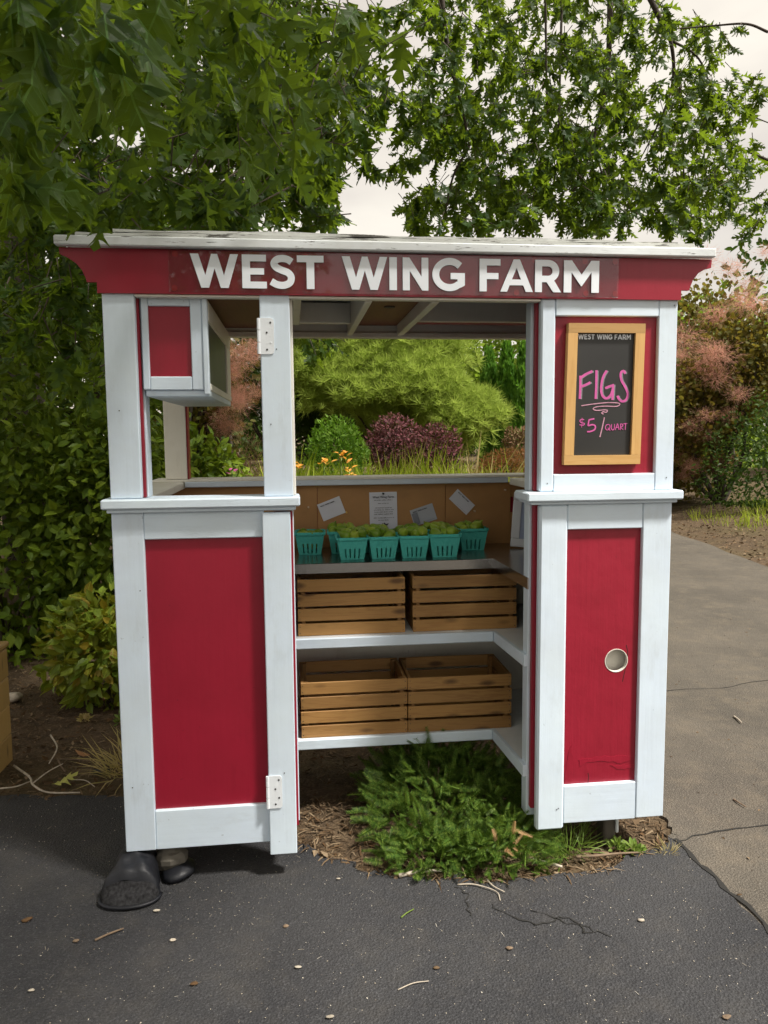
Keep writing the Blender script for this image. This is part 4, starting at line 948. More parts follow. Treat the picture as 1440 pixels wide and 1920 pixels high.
# ------------------------------------------------------------------ at the foot of the stand
def blob(c, rad, seed, amp=.18, nu=14, nv=9):
    g = np.random.default_rng(seed); L = g.normal(size=(8, 3)); L /= np.linalg.norm(L, axis=1)[:, None]; am = g.uniform(-1, 1, 8); V, F = [], []
    for j in range(nv+1):
        th = math.pi*j/nv
        for i in range(nu):
            ph = 2*math.pi*i/nu; d = np.array([math.sin(th)*math.cos(ph), math.sin(th)*math.sin(ph), math.cos(th)])
            f = 1+amp*np.sum(am*np.exp(-(1-L@d)*4)); V.append(np.array(c)+d*f*np.array(rad))
    for j in range(nv):
        for i in range(nu):
            a, b = j*nu+i, j*nu+(i+1) % nu; F.append([a, a+nu, b+nu, b])
    return V, F
BG = empty('sandbag', (-.60, -.02, ROADZ), label='black vinyl weight bag under the left corner of the stand', cat='bag')
def bag_grid(v0, v1, rows, wr_):
    V, F = [], []; cols = 30
    for j in range(rows+1):
        v = v0+(v1-v0)*j/rows; y = .12-.262*v
        hw = np.interp(v, [0, .3, .6, .76, .86, .93, .98, 1], [.070, .078, .094, .105, .101, .084, .058, .03]); h = np.interp(v, [0, .3, .58, .70, .74, .77, .80, .90, .96, 1], [.150, .138, .116, .106, .096, .066, .056, .038, .022, .004])
        for i in range(cols+1):
            u_ = i/cols*2-1; e = (1-abs(u_)**3.5)**.5; x = -.602-.006*v+u_*hw*(1+.03*math.sin(v*21))
            wk = wr_*(.003*math.sin(u_*5+v*20)+.003*math.sin(u_*9-v*13)+.0025*math.sin(u_*2.3+v*70)*max(0, v-.5)*2)
            V.append((x, y-.008*(1-u_*u_)*v, ROADZ+.002+max(0, h*e+wk*e)))
    for j in range(rows):
        for i in range(cols): a_ = j*(cols+1)+i; F.append([a_, a_+cols+1, a_+cols+2, a_+1])
    return V, F
V, F = bag_grid(0, .765, 26, 1.0); put('body', V, F, 'vinyl', BG, smooth=True)
V, F = bag_grid(.765, 1.0, 14, .5); put('mesh_flap', V, F, 'mesh', BG, smooth=True)
c_ = [(-.607+.106*math.cos(a), -.072-.076*max(0, -math.sin(a))**.8, ROADZ+.012) for a in np.linspace(math.pi, 2*math.pi, 18)]
V, F = tube(c_, .006, 8); put('piping', V, F, 'vinyl', BG, smooth=True)
V, F = blob((-.462, .05, ROADZ+.020), (.062, .06, .03), 5, .5); put('sandbag', V, F, 'vinyl', None, smooth=True, label='small crumpled black bag behind the stone under the left bay', cat='bag')
V, F = blob((-.49, .055, ROADZ+.075), (.05, .035, .036), 9, .8, 9, 6); put('rock', V, F, 'rock', None, smooth=False, label='grey stone wedged between the black bag and the door bottom', cat='rock')
WB = empty('wooden_bin', (-1.74, 1.05, GZ), label='yellow wooden bin corner at the left edge of the asphalt', cat='bin')
for k in range(4): board('side_board', -1.505+.001*k, -1.48+.001*k, .93+.0, 1.30, GZ-.01+.15*k, GZ+.138+.15*k, 'binwood', WB, .004, .001)
for k in range(4): board('front_board', -1.98, -1.506, .93, .955, GZ-.01+.15*k, GZ+.138+.15*k, 'binwood', WB, .004, .001)
board('corner_post', -1.545, -1.506, .956, .99, GZ, GZ+.57, 'binwood', WB); board('lid', -1.99, -1.472, .915, 1.32, GZ+.595, GZ+.622, 'binwood', WB, .006)

# ------------------------------------------------------------------ low plants round the stand
def mass(root, name, kind, P, tip, nrm, size, mat): return foliage(root, name, kind, P, tip, nrm, size, mat)
YW = empty('yew_shrub', (.58, .32, GZ), label='low dark green evergreen shrub sprawling out from beneath the shelves', cat='shrub')
def sprigs(n, cx, cy, rx, ry, h, seed, size, lean=.8):
    g = np.random.default_rng(seed); a = g.uniform(0, 2*math.pi, n); r = np.sqrt(g.uniform(0, 1, n)); x = cx+rx*r*np.cos(a); y = cy+ry*r*np.sin(a)
    top = h*np.sqrt(np.clip(1-r**2*.92, .02, 1)); z = gz(x, y)+top*(.86+.14*np.sin(x*31)*np.sin(y*27))*g.uniform(.25, .9, n)
    out = np.stack([np.cos(a)*r*lean, np.sin(a)*r*lean-.15, np.full(n, .55)], 1)+g.normal(size=(n, 3))*.5
    return np.stack([x, y, z], 1), out, g.normal(size=(n, 3))+np.array([0, -.8, .6]), size*g.uniform(.55, 1.2, n)
A_ = [sprigs(900, .63, .36, .34, .42, .36, 1, .095, 1.1), sprigs(300, .52, .05, .22, .13, .20, 2, .08, 1.1), sprigs(360, .78, .05, .21, .17, .20, 3, .08, 1.1), sprigs(300, .60, .55, .30, .2, .43, 4, .095, 1.0)]
P, T_, N_, S_ = (np.concatenate(x) for x in zip(*A_))
foliage(YW, 'sprigs', 'sprig', P, T_, N_, S_, 'yew', 150)
for c in [o for o in YW.children if o.name.startswith('leaf')]: c.name = 'sprig'
stems(YW, 'stem', (.58, .34, GZ), P[::55]*.8+np.array([.58, .34, .0])*.2, .008, 'browntwig')
P, T_, N_, S_ = sprigs(13, .775, -.03, .05, .04, .20, 9, .07); P[:, 2] += .05; foliage(YW, 'dead_sprigs', 'sprig', P, T_, N_, S_, 'deadyew')
def weed(name, label, cat, c, r, h, n, kind, mat, size, seed, group=None):
    root = empty(name, (c[0], c[1], GZ), label=label, cat=cat, group=group); g = np.random.default_rng(seed); a = g.uniform(0, 6.28, n); q = np.sqrt(g.uniform(0, 1, n))
    P = np.stack([c[0]+r*q*np.cos(a)*.6, c[1]+r*q*np.sin(a)*.6, GZ+.01+h*g.uniform(0, .55, n)*(1-q*.5)], 1)
    T = np.stack([np.cos(a)*q, np.sin(a)*q, np.full(n, .75)], 1)+g.normal(size=(n, 3))*.3
    foliage(root, 'foliage', kind, P, T, g.normal(size=(n, 3))*.4+np.array([0, -.4, 1]), size*g.uniform(.6, 1.2, n), mat); return root
weed('grass_tuft', 'yellowish grass tuft under the right column beside the evergreen', 'grass tuft', (1.04, .05), .16, .12, 170, 'fine', 'weed', .11, 31)
weed('weed', 'bright lime green weed in front of the grey post stub', 'weed', (1.30, -.005), .05, .05, 60, 'simple', 'weed', .035, 32)
weed('weed', 'small pale weed beside the grey post stub', 'weed', (1.245, .03), .04, .07, 40, 'simple', 'weed', .03, 33)
weed('weed', 'tiny yellow weed tuft at the crack beside the driveway', 'weed', (1.43, -.03), .04, .04, 50, 'fine', 'drygrass', .05, 34)
weed('weed', 'small lime seedling on the mulch under the leafy bush', 'weed', (-1.02, 1.72), .05, .1, 45, 'simple', 'weed', .035, 35)
weed('weed', 'pale flowering sprout at the foot of the leafy bush', 'weed', (-1.24, 1.78), .05, .06, 50, 'simple', 'drygrass', .028, 36)
weed('grass_tuft', 'dry brown grass tuft beside the left column edge', 'grass tuft', (-.82, 1.0), .22, .2, 160, 'fine', 'drygrass', .2, 37)

# nandina-like bush by the left column
shrub('leafy_bush', 'low yellow-green bush with some orange leaves left of the stand', 'bush', (-1.13, 2.15, GZ), (-1.15, 2.15, .24), (.43, .36, .36), 1500, 'simple', .085, 'nandina', 5, shell=.35, up=-.1, singles=220, nst=9, out=.9)
# hedge
def hedge_bush(c, rad, n, seed, label, mat='hedge', singles=0, size=.095):
    return shrub('hedge_shrub', label, 'shrub', (c[0], c[1], float(gz(np.array(c[0]), np.array(c[1])))), c, rad, n, 'simple', size, mat, seed, shell=.55, up=-.25, singles=singles, nst=8, group='broad-leaved shrubs behind the left of the stand', amp=.22)
hedge_bush((-2.25, 3.4, .85), (.80, .55, 1.05), 3600, 11, 'dense green shrub at the left edge, above the wooden bin', singles=110)
hedge_bush((-1.35, 3.3, .85), (.72, .50, 1.05), 3600, 12, 'dense green shrub directly behind the low orange-tinged bush', singles=110)
hedge_bush((-1.95, 4.2, 1.75), (1.2, .6, 1.15), 3800, 13, 'tall green shrub rising behind the dense shrubs at left', singles=60)
hedge_bush((-.88, 4.7, .75), (.50, .5, 1.0), 1900, 14, 'leafy green shrub seen through the left window opening', singles=40, size=.11)
hedge_bush((-3.2, 4.9, 1.5), (1.2, .9, 1.7), 2600, 15, 'dark green shrub behind the others at the far left edge')

# ------------------------------------------------------------------ the garden behind
def G(x, y): return float(gz(np.array(x), np.array(y)))
def gpt(px, py, Y): return at(px, py, Y)
def garden_shrub(name, label, cat, px, ytop, ybot, wpx, Y, n, kind, size, mat, seed, **kw):
    d = (Y-CAM[1])/FPX; a = at(px, ytop, Y); b = at(px, ybot, Y); g0 = G(a[0], Y); zt_ = a[2]; zb_ = min(b[2], g0+.35) if b[2] > g0 else g0
    zb_ = max(g0, zb_-.2); rz = (zt_-zb_)/2
    return shrub(name, label, cat, (a[0], Y, g0), (a[0], Y, zb_+rz), (wpx*d/2, wpx*d/2*.8, rz), n, kind, size, mat, seed, **kw)
garden_shrub('boxwood', 'round bright green clipped shrub seen through the stand', 'shrub', 630, 781, 872, 116, 9.5, 2600, 'small', .075, 'box', 21, shell=.6, up=.6, amp=.1)
garden_shrub('barberry', 'dark purple arching barberry behind the flyer', 'shrub', 740, 775, 868, 120, 10.6, 3000, 'small', .07, 'barberry', 22, shell=.4, up=.1, amp=.3, group='purple barberries')
garden_shrub('barberry', 'reddish purple barberry reaching towards the pine', 'shrub', 812, 788, 866, 116, 10.0, 2600, 'small', .07, 'barberry', 23, shell=.4, up=.1, amp=.3, group='purple barberries')
garden_shrub('spirea', 'rusty orange and green mounded shrub beside the right column', 'shrub', 955, 832, 900, 170, 8.0, 3200, 'small', .05, 'spirea', 24, shell=.55, up=.3, amp=.2)
garden_shrub('seed_bush', 'brown twiggy bush just left of the middle post', 'shrub', 462, 812, 905, 100, 6.2, 2600, 'fine', .12, 'brownbush', 25, shell=.3, up=.3, amp=.25)
garden_shrub('brown_shrub', 'brown-tipped shrub behind the rusty mound', 'shrub', 975, 790, 850, 70, 11.5, 1200, 'small', .08, 'brownbush', 26, shell=.4, up=.3)
# pine
def pine(name, label, base, lobes, n, seed, size, mat, group=None):
    root = empty(name, base, label=label, cat='pine', group=group); g = np.random.default_rng(seed); PP, DD = [], []
    sub = []
    for c, rad, k in lobes:                    # many loose boughs rather than one dome
        for _ in range(7):
            u_ = g.normal(size=3); u_ /= np.linalg.norm(u_); f_ = g.uniform(.38, .62); sub.append((np.array(c)+u_*np.array(rad)*.68, np.array(rad)*f_*[1.15, 1.0, .72], k//7))
    for c, rad, k in sub:
        P, d = lumpy(k, c, rad, .35, lumps=22, lump_amp=.42, seed=int(g.integers(1e6)), gap=.5); PP.append(P); DD.append(d)
    P = np.concatenate(PP); d = np.concatenate(DD); P[:, 2] = np.maximum(P[:, 2], base[2]+.15)
    # gather the tufts into flat sprays
    pm = g.permutation(len(P)); P, d = P[pm], d[pm]; k = len(P)//13; idx = g.integers(0, k, len(P)); P = P[:k][idx]*.82+P*.18+g.normal(size=P.shape)*[.14, .14, .05]
    d = d[:k][idx]
    foliage(root, 'needles', 'tuft', P, d*.8+g.normal(size=P.shape)*.35+[0, 0, .7], g.normal(size=P.shape), size*g.uniform(.7, 1.3, len(P)), mat)
    tr = tube(catmull([np.array(base)-[0, 0, .1], np.array(base)+[.1, 0, 1.2], np.array(lobes[0][0])+[0, 0, lobes[0][1][2]*.5]], 6), np.linspace(.14, .03, 13), 8); put('trunk', *tr, 'bark', root, smooth=True)
    stems(root, 'branch', np.array(base)+[0, 0, .6], P[:k][::max(1, k//26)], .03, 'bark'); return root
p0 = at(720, 800, 14.5)
pine('pine_tree', 'wide soft yellow-green pine spreading behind the shrubs', (p0[0], 14.5, G(p0[0], 14.5)), [
    (at(690, 640, 14.5), (2.0, 1.3, 1.1), 4200), (at(640, 720, 14.0), (1.1, .9, .7), 2200), (at(775, 730, 13.8), (1.25, 1.0, .75), 3200), (at(868, 785, 13.2), (.85, .8, .5), 2300), (at(765, 650, 14.8), (1.1, 1.0, .9), 2400), (at(770, 820, 14.4), (1.6, .9, .6), 1500)], 0, 31, .24, 'pine')
p0 = at(505, 820, 16.0)
pine('dark_pine', 'dark shaded evergreen between the middle post and the bright pine', (p0[0], 16, G(p0[0], 16)), [(at(520, 700, 16), (1.4, 1.2, 1.9), 2200), (at(600, 800, 15.8), (1.0, .9, .7), 900)], 0, 32, .2, 'darktree')
def arbor(px, ytop, Y, wd_, seed, label):
    a = at(px, ytop, Y); g0 = G(a[0], Y); root = empty('arborvitae', (a[0], Y, g0), label=label, cat='tree', group='columnar arborvitae beyond the pine'); g = np.random.default_rng(seed)
    n = 2600; h = a[2]-g0; t = g.uniform(0, 1, n)**.85; an = g.uniform(0, 6.28, n); r = wd_*np.minimum(1, (1.02-t)*2.6)**.7*(.75+.25*np.sin(an*5+t*40))*g.uniform(.75, 1, n)
    P = np.stack([a[0]+r*np.cos(an), Y+r*np.sin(an), g0+t*h*.97], 1); d = np.stack([np.cos(an)*.45, np.sin(an)*.45, np.full(n, 1.0)], 1)+g.normal(size=(n, 3))*.18
    foliage(root, 'foliage', 'slim', P, d, np.stack([np.cos(an), np.sin(an), np.full(n, .1)], 1)+g.normal(size=(n, 3))*.5, .17*g.uniform(.7, 1.3, n), 'arbor')
    V, F = tube([(a[0], Y, g0-.1), (a[0], Y, g0+h*.6)], [.08, .03], 8); put('trunk', V, F, 'bark', root, smooth=True)
arbor(917, 652, 17.5, .28, 41, 'short bright arborvitae nearest the pine'); arbor(950, 642, 17.0, .30, 42, 'middle arborvitae column of the three beyond the pine'); arbor(985, 640, 16.4, .38, 43, 'tall arborvitae column tight beside the right column'); 
# broad trees that close the view
def broad_tree(name, label, x, y, h, rad, n, size, mat, seed, group='trees closing the garden view', kind='simple', zc=None):
    g0 = G(x, y); root = empty(name, (x, y, g0), label=label, cat='tree', group=group); g = np.random.default_rng(seed); PP, DD = [], []
    zc = zc or h-rad[2]
    for k in range(7):
        o = g.normal(size=3)*np.array(rad)*.45; P, d = lumpy(n//7, np.array([x, y, zc])+o, np.array(rad)*g.uniform(.5, .75), .5, seed=seed*10+k); PP.append(P); DD.append(d)
    P = np.concatenate(PP); d = np.concatenate(DD); P[:, 2] = np.maximum(P[:, 2], g0+.1)
    foliage(root, 'crown', kind, P, d+g.normal(size=P.shape)*.6-[0, 0, .4], d+g.normal(size=P.shape)*.5+[0, 0, .5], size*g.uniform(.7, 1.3, len(P)), mat)
    V, F = tube(catmull([(x, y, g0-.1), (x+.1, y, g0+h*.3), (x, y, zc)], 5), np.linspace(.16, .05, 11), 8); put('trunk', V, F, 'bark', root, smooth=True)
    stems(root, 'limb', (x, y, g0+h*.3), P[::len(P)//12], .05, 'bark'); return root
broad_tree('leafy_tree', 'bright green tree behind the roof end and smoke bush', 9.2, 15.0, 5.6, (2.2, 1.8, 2.3), 5200, .2, 'maple', 51)
broad_tree('leafy_tree', 'pale green tree behind the arborvitae', 5.6, 24.0, 6.6, (3.8, 2.0, 3.4), 6500, .28, 'maple', 52)
broad_tree('leafy_tree', 'dark green tree far behind the bright pine', 1.0, 25.0, 5.4, (4.2, 2.0, 2.8), 4200, .28, 'darktree', 53)
broad_tree('leafy_tree', 'dark green tree behind the pink smoke bush at left', -3.6, 11.0, 5.0, (3.0, 2.0, 2.8), 5200, .2, 'darktree', 54)
broad_tree('leafy_tree', 'dark tree at the back of the hedge, far left', -7.5, 8.5, 6.5, (3.0, 2.0, 3.4), 4200, .22, 'darktree', 55)
broad_tree('leafy_tree', 'dark green tree at the far right behind the smoke bush', 15.5, 17.0, 6.0, (3.6, 2.4, 3.2), 4200, .24, 'darktree', 56)
broad_tree('leafy_tree', 'green tree in the distance at the right edge, past the smoke bush', 14.5, 22.0, 5.0, (3.4, 2.0, 2.8), 3600, .28, 'maple', 57)
broad_tree('leafy_tree', 'dark leafy tree past the driveway bend, low behind the smoke bush', 10.5, 19.0, 3.6, (3.0, 2.0, 2.2), 3600, .24, 'darktree', 58)
# smoke bushes
def smoke_bush(label, x, y, h, rad, n, seed, plumes, singles=0, zc=None, leaf=.085):
    g0 = G(x, y); root = empty('smoke_bush', (x, y, g0), label=label, cat='bush', group='smoke bushes'); g = np.random.default_rng(seed); PP, DD, C = [], [], []
    zc = zc or g0+h-rad[2]
    for k in range(16):
        o = unit(1)[0]*np.array(rad)*g.uniform(.25, .8); C.append(np.array([x, y, zc])+o); P, d = lumpy(n//16, C[-1], np.array(rad)*g.uniform(.28, .42), .35, seed=seed*20+k); PP.append(P); DD.append(d)
    P = np.concatenate(PP); d = np.concatenate(DD); P[:, 2] = np.maximum(P[:, 2], g0+.25)
    foliage(root, 'foliage', 'round', P, d+g.normal(size=P.shape)*.7, d+g.normal(size=P.shape)*.7+[0, -.3, .3], leaf*g.uniform(.7, 1.3, len(P)), 'smokeleaf', singles)
    plumes = [(np.array(c)+g.normal(size=3)*r*[.7, .5, .6], r*g.uniform(.45, .75)) for c, r in plumes for _ in range(3)]
    for c, r in plumes:                                    # each plume a cloud of hair-fine threads
        m = 700; u_ = g.normal(size=(m, 3)); P2 = np.array(c)+u_*np.array([r, r*.7, r*.62])*.48
        me = scatter('plume', 'fine', P2-WP[root.name], u_+g.normal(size=(m, 3)), g.normal(size=(m, 3)), r*.36*g.uniform(.5, 1.3, m), 'plume'); o = bpy.data.objects.new('plume', me); link(o, root); tag(o, kind='stuff')
    tips = [P[i] for i in g.choice(len(P), 12)]; stems(root, 'trunk', (x, y, g0-.05), [np.array(t)*.9+np.array([x, y, g0+.8])*.1 for t in tips], .055, 'bark'); return root
SB = lambda px, py, Y: at(px, py, Y)
smoke_bush('large smoke bush with pink plumes beyond the driveway', 8.4, 11.6, 4.7, (2.2, 1.5, 2.2), 11000, 61, [(SB(1405, 525, 11.2), .5), (SB(1345, 590, 11), .45), (SB(1440, 560, 10.8), .5), (SB(1280, 650, 11.2), .35), (SB(1325, 660, 10.6), .5), (SB(1365, 725, 10.6), .38), (SB(1310, 700, 11), .4), (SB(1275, 735, 11), .3), (SB(1305, 810, 10.8), .3), (SB(1275, 850, 11.2), .35), (SB(1330, 880, 11.2), .28), (SB(1440, 510, 11.3), .4), (SB(1290, 870, 11.6), .35)])
smoke_bush('smoke bush with pink plumes glimpsed between the box and the post', -1.35, 8.2, 3.6, (1.0, .8, 1.6), 2600, 62, [(SB(455, 650, 7.8), .34), (SB(470, 690, 7.6), .32), (SB(440, 700, 7.8), .3), (SB(480, 740, 7.6), .28), (SB(450, 745, 7.8), .28), (SB(395, 760, 8), .26), (SB(220, 660, 7.8), .26), (SB(425, 770, 7.8), .24)])
shrub('ivy_mound', 'dark ivy-covered mound below the smoke bush at the right edge', 'shrub', (9.2, 10.2, G(9.2, 10.2)), (9.2, 10.2, .95), (1.9, 1.0, 1.3), 5200, 'small', .09, 'darktree', 63, shell=.6, up=-.2)
shrub('brown_shrub', 'olive brown shrub leaning over the mulch beside the driveway', 'shrub', (7.4, 12.5, G(7.4, 12.5)), (7.6, 12.6, 1.2), (1.6, .9, 1.2), 3600, 'round', .1, 'smokeleaf', 64, shell=.4, up=0)
g = np.random.default_rng(777); n_ = 9000; x = g.uniform(-14, 22, n_); z = g.uniform(0, 1, n_)**.8*(3.6+1.3*np.sin(x*.9)+.8*np.sin(x*2.3+1)); y = 32+g.uniform(-1.5, 1.5, n_)
me = scatter('far_woods', 'simple', np.stack([x, y, z+.2], 1), g.normal(size=(n_, 3))-[0, 0, .5], g.normal(size=(n_, 3))+[0, -.6, .6], .5*g.uniform(.7, 1.3, n_), 'darktree'); o = bpy.data.objects.new('far_woods', me); link(o); tag(o, 'far belt of woodland closing the view behind the garden', 'woods', kind='stuff')
# grasses and flowers
def grass_mass(name, label, x0, x1, y0, y1, n, h, mat, seed, kind='fine'):
    g = np.random.default_rng(seed); x = g.uniform(x0, x1, n); y = g.uniform(y0, y1, n); z = gz(x, y)-.01
    k = (.65+.35*np.sin(x*3.3+seed)*np.sin(y*2.7))*g.uniform(.6, 1.1, n)
    P = np.stack([x, y, z], 1); me = scatter(name, kind, P, g.normal(size=(n, 3))*.28+[0, 0, 1], g.normal(size=(n, 3))*[1, 1, .1], h*k, mat); o = bpy.data.objects.new(name, me); link(o); tag(o, label, 'grass', kind='stuff')
grass_mass('tall_grass', 'bright yellow-green feathery grass behind the back ledge', -.2, 2.6, 5.2, 7.6, 14000, 1.22, 'grass', 71)
grass_mass('meadow_grass', 'green grass between the garden shrubs', -3, 4.2, 7.6, 12.5, 9000, .55, 'grass', 72)
grass_mass('dry_grass', 'dry pale grass stalks among the garden grass', 1.0, 2.3, 5.6, 7.4, 420, 1.5, 'drygrass', 73)
grass_mass('verge_grass', 'green grass on the bank below the smoke bush', 7.0, 9.5, 8.4, 10.6, 700, .4, 'grass', 74)
def flower(px, py, Y, label, pet='petal', cat='flower', r=.05, group='orange garden flowers'):
    a = at(px, py, Y); g0 = G(a[0], Y); root = empty('flower', (a[0], Y, g0), label=label, cat=cat, group=group); g = np.random.default_rng(int(px))
    V, F = tube(catmull([(a[0]+.02, Y, g0-.02), (a[0]-.02, Y, (g0+a[2])/2), a], 5), .007, 6); put('stalk', V, F, 'weed', root, smooth=True)
    n = 9; an = np.arange(n)*2.4; T = np.stack([np.cos(an), np.sin(an), g.uniform(.1, 1.1, n)], 1); P = a+g.normal(size=(n, 3))*.018
    for i in range(n): leaf_object('simple', pet, P[i], T[i], np.array([0, -.3, 1.0])+T[i]*.3, r*1.2*g.uniform(.7, 1.2), root, WP[root.name])
    for c in list(root.children):
        if c.name.startswith('leaf'): c.name = 'petal'
    k = 5; zz = np.linspace(g0+.1, g0+(a[2]-g0)*.6, k); an = g.uniform(0, 6.28, k)
    for i in range(k): leaf_object('slim', 'weed', np.array([a[0], Y, zz[i]]), np.array([math.cos(an[i]), math.sin(an[i]), .8]), np.array([0, 0, 1.0]), .3, root, WP[root.name])
flower(553, 876, 3.6, 'orange flower spike just beside the middle post'); flower(608, 868, 3.7, 'orange flower spike in front of the round clipped shrub'); flower(640, 858, 3.7, 'tallest orange flower spike, right of the round shrub'); flower(655, 884, 3.8, 'low orange bloom peeping just over the back ledge')
flower(435, 882, 4.2, 'magenta flower beside the brown twiggy bush', 'magenta', r=.035, group='magenta garden flowers')

# ------------------------------------------------------------------ oak overhead
tb = at(14, 150, 5.6)
OK_ = empty('oak_tree', (tb[0]-.02, 5.6, GZ), label='large oak whose lobed leaves hang over the stand', cat='tree')
tx = tb[0]-.02
V, F = tube(catmull([(tx+.02, 5.62, GZ-.1), (tx-.02, 5.6, 1.5), (tx, 5.6, 3.2), (tx+.05, 5.6, 5.0), (tx+.2, 5.5, 7.4), (tx+.3, 5.5, 9.5)], 6), np.linspace(.27, .13, 31), 14); put('trunk', V, F, 'bark', OK_, smooth=True)
def limb(pts, r_a, r_b, n=8, name='limb'):
    V, F = tube(catmull(pts, 7), np.linspace(r_a, r_b, (len(pts)-1)*7+1), n); return put(name, V, F, 'bark', OK_, smooth=True)
T0 = np.array([tx+.1, 5.55, 6.6])
limb([T0, (-1.2, 5.2, 8.0), (1.0, 5.6, 8.6), (3.6, 6.2, 8.6), (6.0, 7.0, 8.0)], .13, .05); limb([T0+[0, 0, -.6], (-2.0, 3.2, 6.6), (-1.0, 1.2, 6.2), (.6, -.8, 5.6)], .10, .03); limb([T0+[0, 0, .5], (-3.0, 2.4, 6.6), (-2.6, -.6, 6.0), (-2.2, -2.6, 5.4)], .10, .03); limb([T0+[0, 0, .8], (-1.8, 6.8, 8.8), (.4, 8.0, 9.4), (3.4, 8.6, 9.0)], .09, .03); limb([T0, (-4.8, 5.0, 7.4), (-6.4, 5.0, 7.6)], .08, .03)
for br in ([(822, -120, 5.0), (828, 0, 5.1), (843, 110, 5.2), (866, 200, 5.2), (880, 275, 5.3)], [(1145, -120, 6), (1143, 60, 6), (1135, 170, 6), (1110, 270, 6.1), (1085, 340, 6.1), (1040, 410, 6.2)], [(1190, -60, 6.5), (1235, 30, 6.5), (1258, 80, 6.5), (1262, 150, 6.6), (1240, 220, 6.6), (1200, 300, 6.7)], [(1258, 75, 6.5), (1310, 110, 6.6), (1350, 190, 6.8), (1440, 230, 7)], [(1022, -60, 5.6), (1024, 100, 5.7), (1026, 215, 5.8)], [(1055, -60, 6.2), (1050, 140, 6.2), (1045, 300, 6.3), (1030, 370, 6.3)], [(1110, 265, 6.1), (1130, 330, 6.2), (1150, 400, 6.3)], [(1275, 150, 7), (1280, 280, 7), (1285, 380, 7)], [(560, 320, 4.2), (480, 270, 4.0), (400, 230, 3.8), (200, 150, 3.2)], [(880, 275, 5.3), (850, 330, 5.4), (835, 400, 5.5)], [(1440, 300, 7.2), (1360, 260, 7.0), (1262, 150, 6.6)], [(1440, 60, 6.0), (1400, 45, 6.0), (1340, 48, 6.2), (1260, 55, 6.4)]):
    pts = [at(*b) for b in br]; limb(pts,   .038 if len(br) > 4 else .016, .007, 6, 'branch')
def oak_clusters(lobes, seed, per=7, spread=.16):
    g = np.random.default_rng(seed); P, T, N, S = [], [], [], []; tw = []
    for px, py, rx, ry, y0, y1, n, sz in lobes:
        for _ in range(max(1, n//per)):
            a = g.uniform(0, 6.28); q = math.sqrt(g.uniform(0, 1)); c = at(px+rx*q*math.cos(a), py+ry*q*math.sin(a), g.uniform(y0, y1))
            ax = g.normal(size=3)*[.6, .6, .25]+[0, -.1, -.55]; ax /= np.linalg.norm(ax); tw.append((c-ax*spread*1.5, c+ax*spread*.4))
            for k in range(per):
                d = ax*.7+g.normal(size=3)*.75+[0, 0, -.45]; p = c+ax*spread*g.uniform(-1, .5); P.append(p); T.append(d); N.append(g.normal(size=3)*.8+[0, -.35, .55]); S.append(sz*g.uniform(.7, 1.2))
    return np.array(P), np.array(T), np.array(N), np.array(S), tw
RIGHT = [(760, 110, 130, 150, 4.5, 7, 431, .165), (700, 250, 110, 90, 4.5, 7, 246, .165), (1000, 50, 190, 100, 5, 8, 637, .165), (890, 180, 110, 90, 5, 8, 308, .165), (1050, 190, 140, 110, 5, 8, 534, .165), (830, 395, 75, 45, 5, 8, 215, .165), (930, 375, 120, 62, 5, 8, 431, .165), (1060, 395, 120, 45, 5, 8, 339, .165), (1180, 390, 130, 55, 5, 8, 431, .165), (1300, 385, 100, 60, 5, 8, 339, .165), (990, 290, 160, 60, 5, 8, 472, .165), (1180, 285, 130, 80, 5, 8, 472, .165), (1330, 260, 90, 100, 5.5, 8, 441, .165), (1190, 110, 120, 110, 5.5, 8, 493, .165), (1310, 120, 50, 90, 6, 8, 133, .165), (1420, 340, 40, 60, 6, 8, 81, .165), (1395, 175, 45, 50, 6, 8, 71, .165), (820, 255, 90, 60, 5, 8, 235, .165), (870, 40, 60, 50, 5, 8, 111, .165), (1430, 440, 30, 40, 6, 8, 40, .165), (1385, 75, 18, 25, 5.8, 6, 14, .13)]
LEFT = [(300, 180, 380, 260, 2.6, 6.5, 4400, .155), (120, 420, 200, 140, 2.4, 4.5, 800, .155), (540, 160, 120, 200, 2.5, 5.5, 900, .155), (560, 380, 75, 60, 2.5, 5.5, 260, .15), (90, 560, 130, 130, 2.2, 4.2, 420, .15), (320, 200, 360, 230, .9, 2.4, 620, .155), (240, 390, 220, 60, .7, 2.2, 210, .155), (150, 720, 70, 90, 1.2, 2.4, 35, .15)]
NEAR = [(60, 20, 110, 55, -1.55, -.9, 35, .15), (150, 80, 90, 80, -1.3, -.6, 28, .15), (300, 15, 30, 25, -1.1, -.9, 3, .15), (520, 30, 160, 60, -.7, .2, 35, .15), (700, 40, 60, 50, -.6, .2, 14, .15), (185, 405, 30, 14, -.45, -.25, 6, .12), (50, 300, 80, 90, -.6, .5, 39, .15), (330, 120, 220, 90, -.5, .6, 70, .15), (480, 220, 130, 110, 0, .9, 56, .15)]
UNSEEN_CLUMPS = [(np.array([-.4, .2, 6.5]), (3.2, 3.2, 1.0)), (np.array([-2.6, 1.6, 6.6]), (2.6, 2.6, 1.0)), (np.array([.5, -2.3, 6.7]), (2.6, 2.0, .9)), (np.array([-1.4, 3.4, 7.6]), (3.2, 2.6, 1.1)), (np.array([-2.2, -8.0, 3.6]), (2.4, 1.2, 2.2)), (np.array([-.4, -8.4, 4.2]), (1.3, 1.0, 1.6)), (np.array([-3.4, -6.0, 5.2]), (1.8, 1.5, 1.4)), (np.array([-2.6, -3.2, 5.2]), (1.6, 1.6, .9))]  # unseen clumps: overhead ones added to cast shade, the rest mirrored in the sign
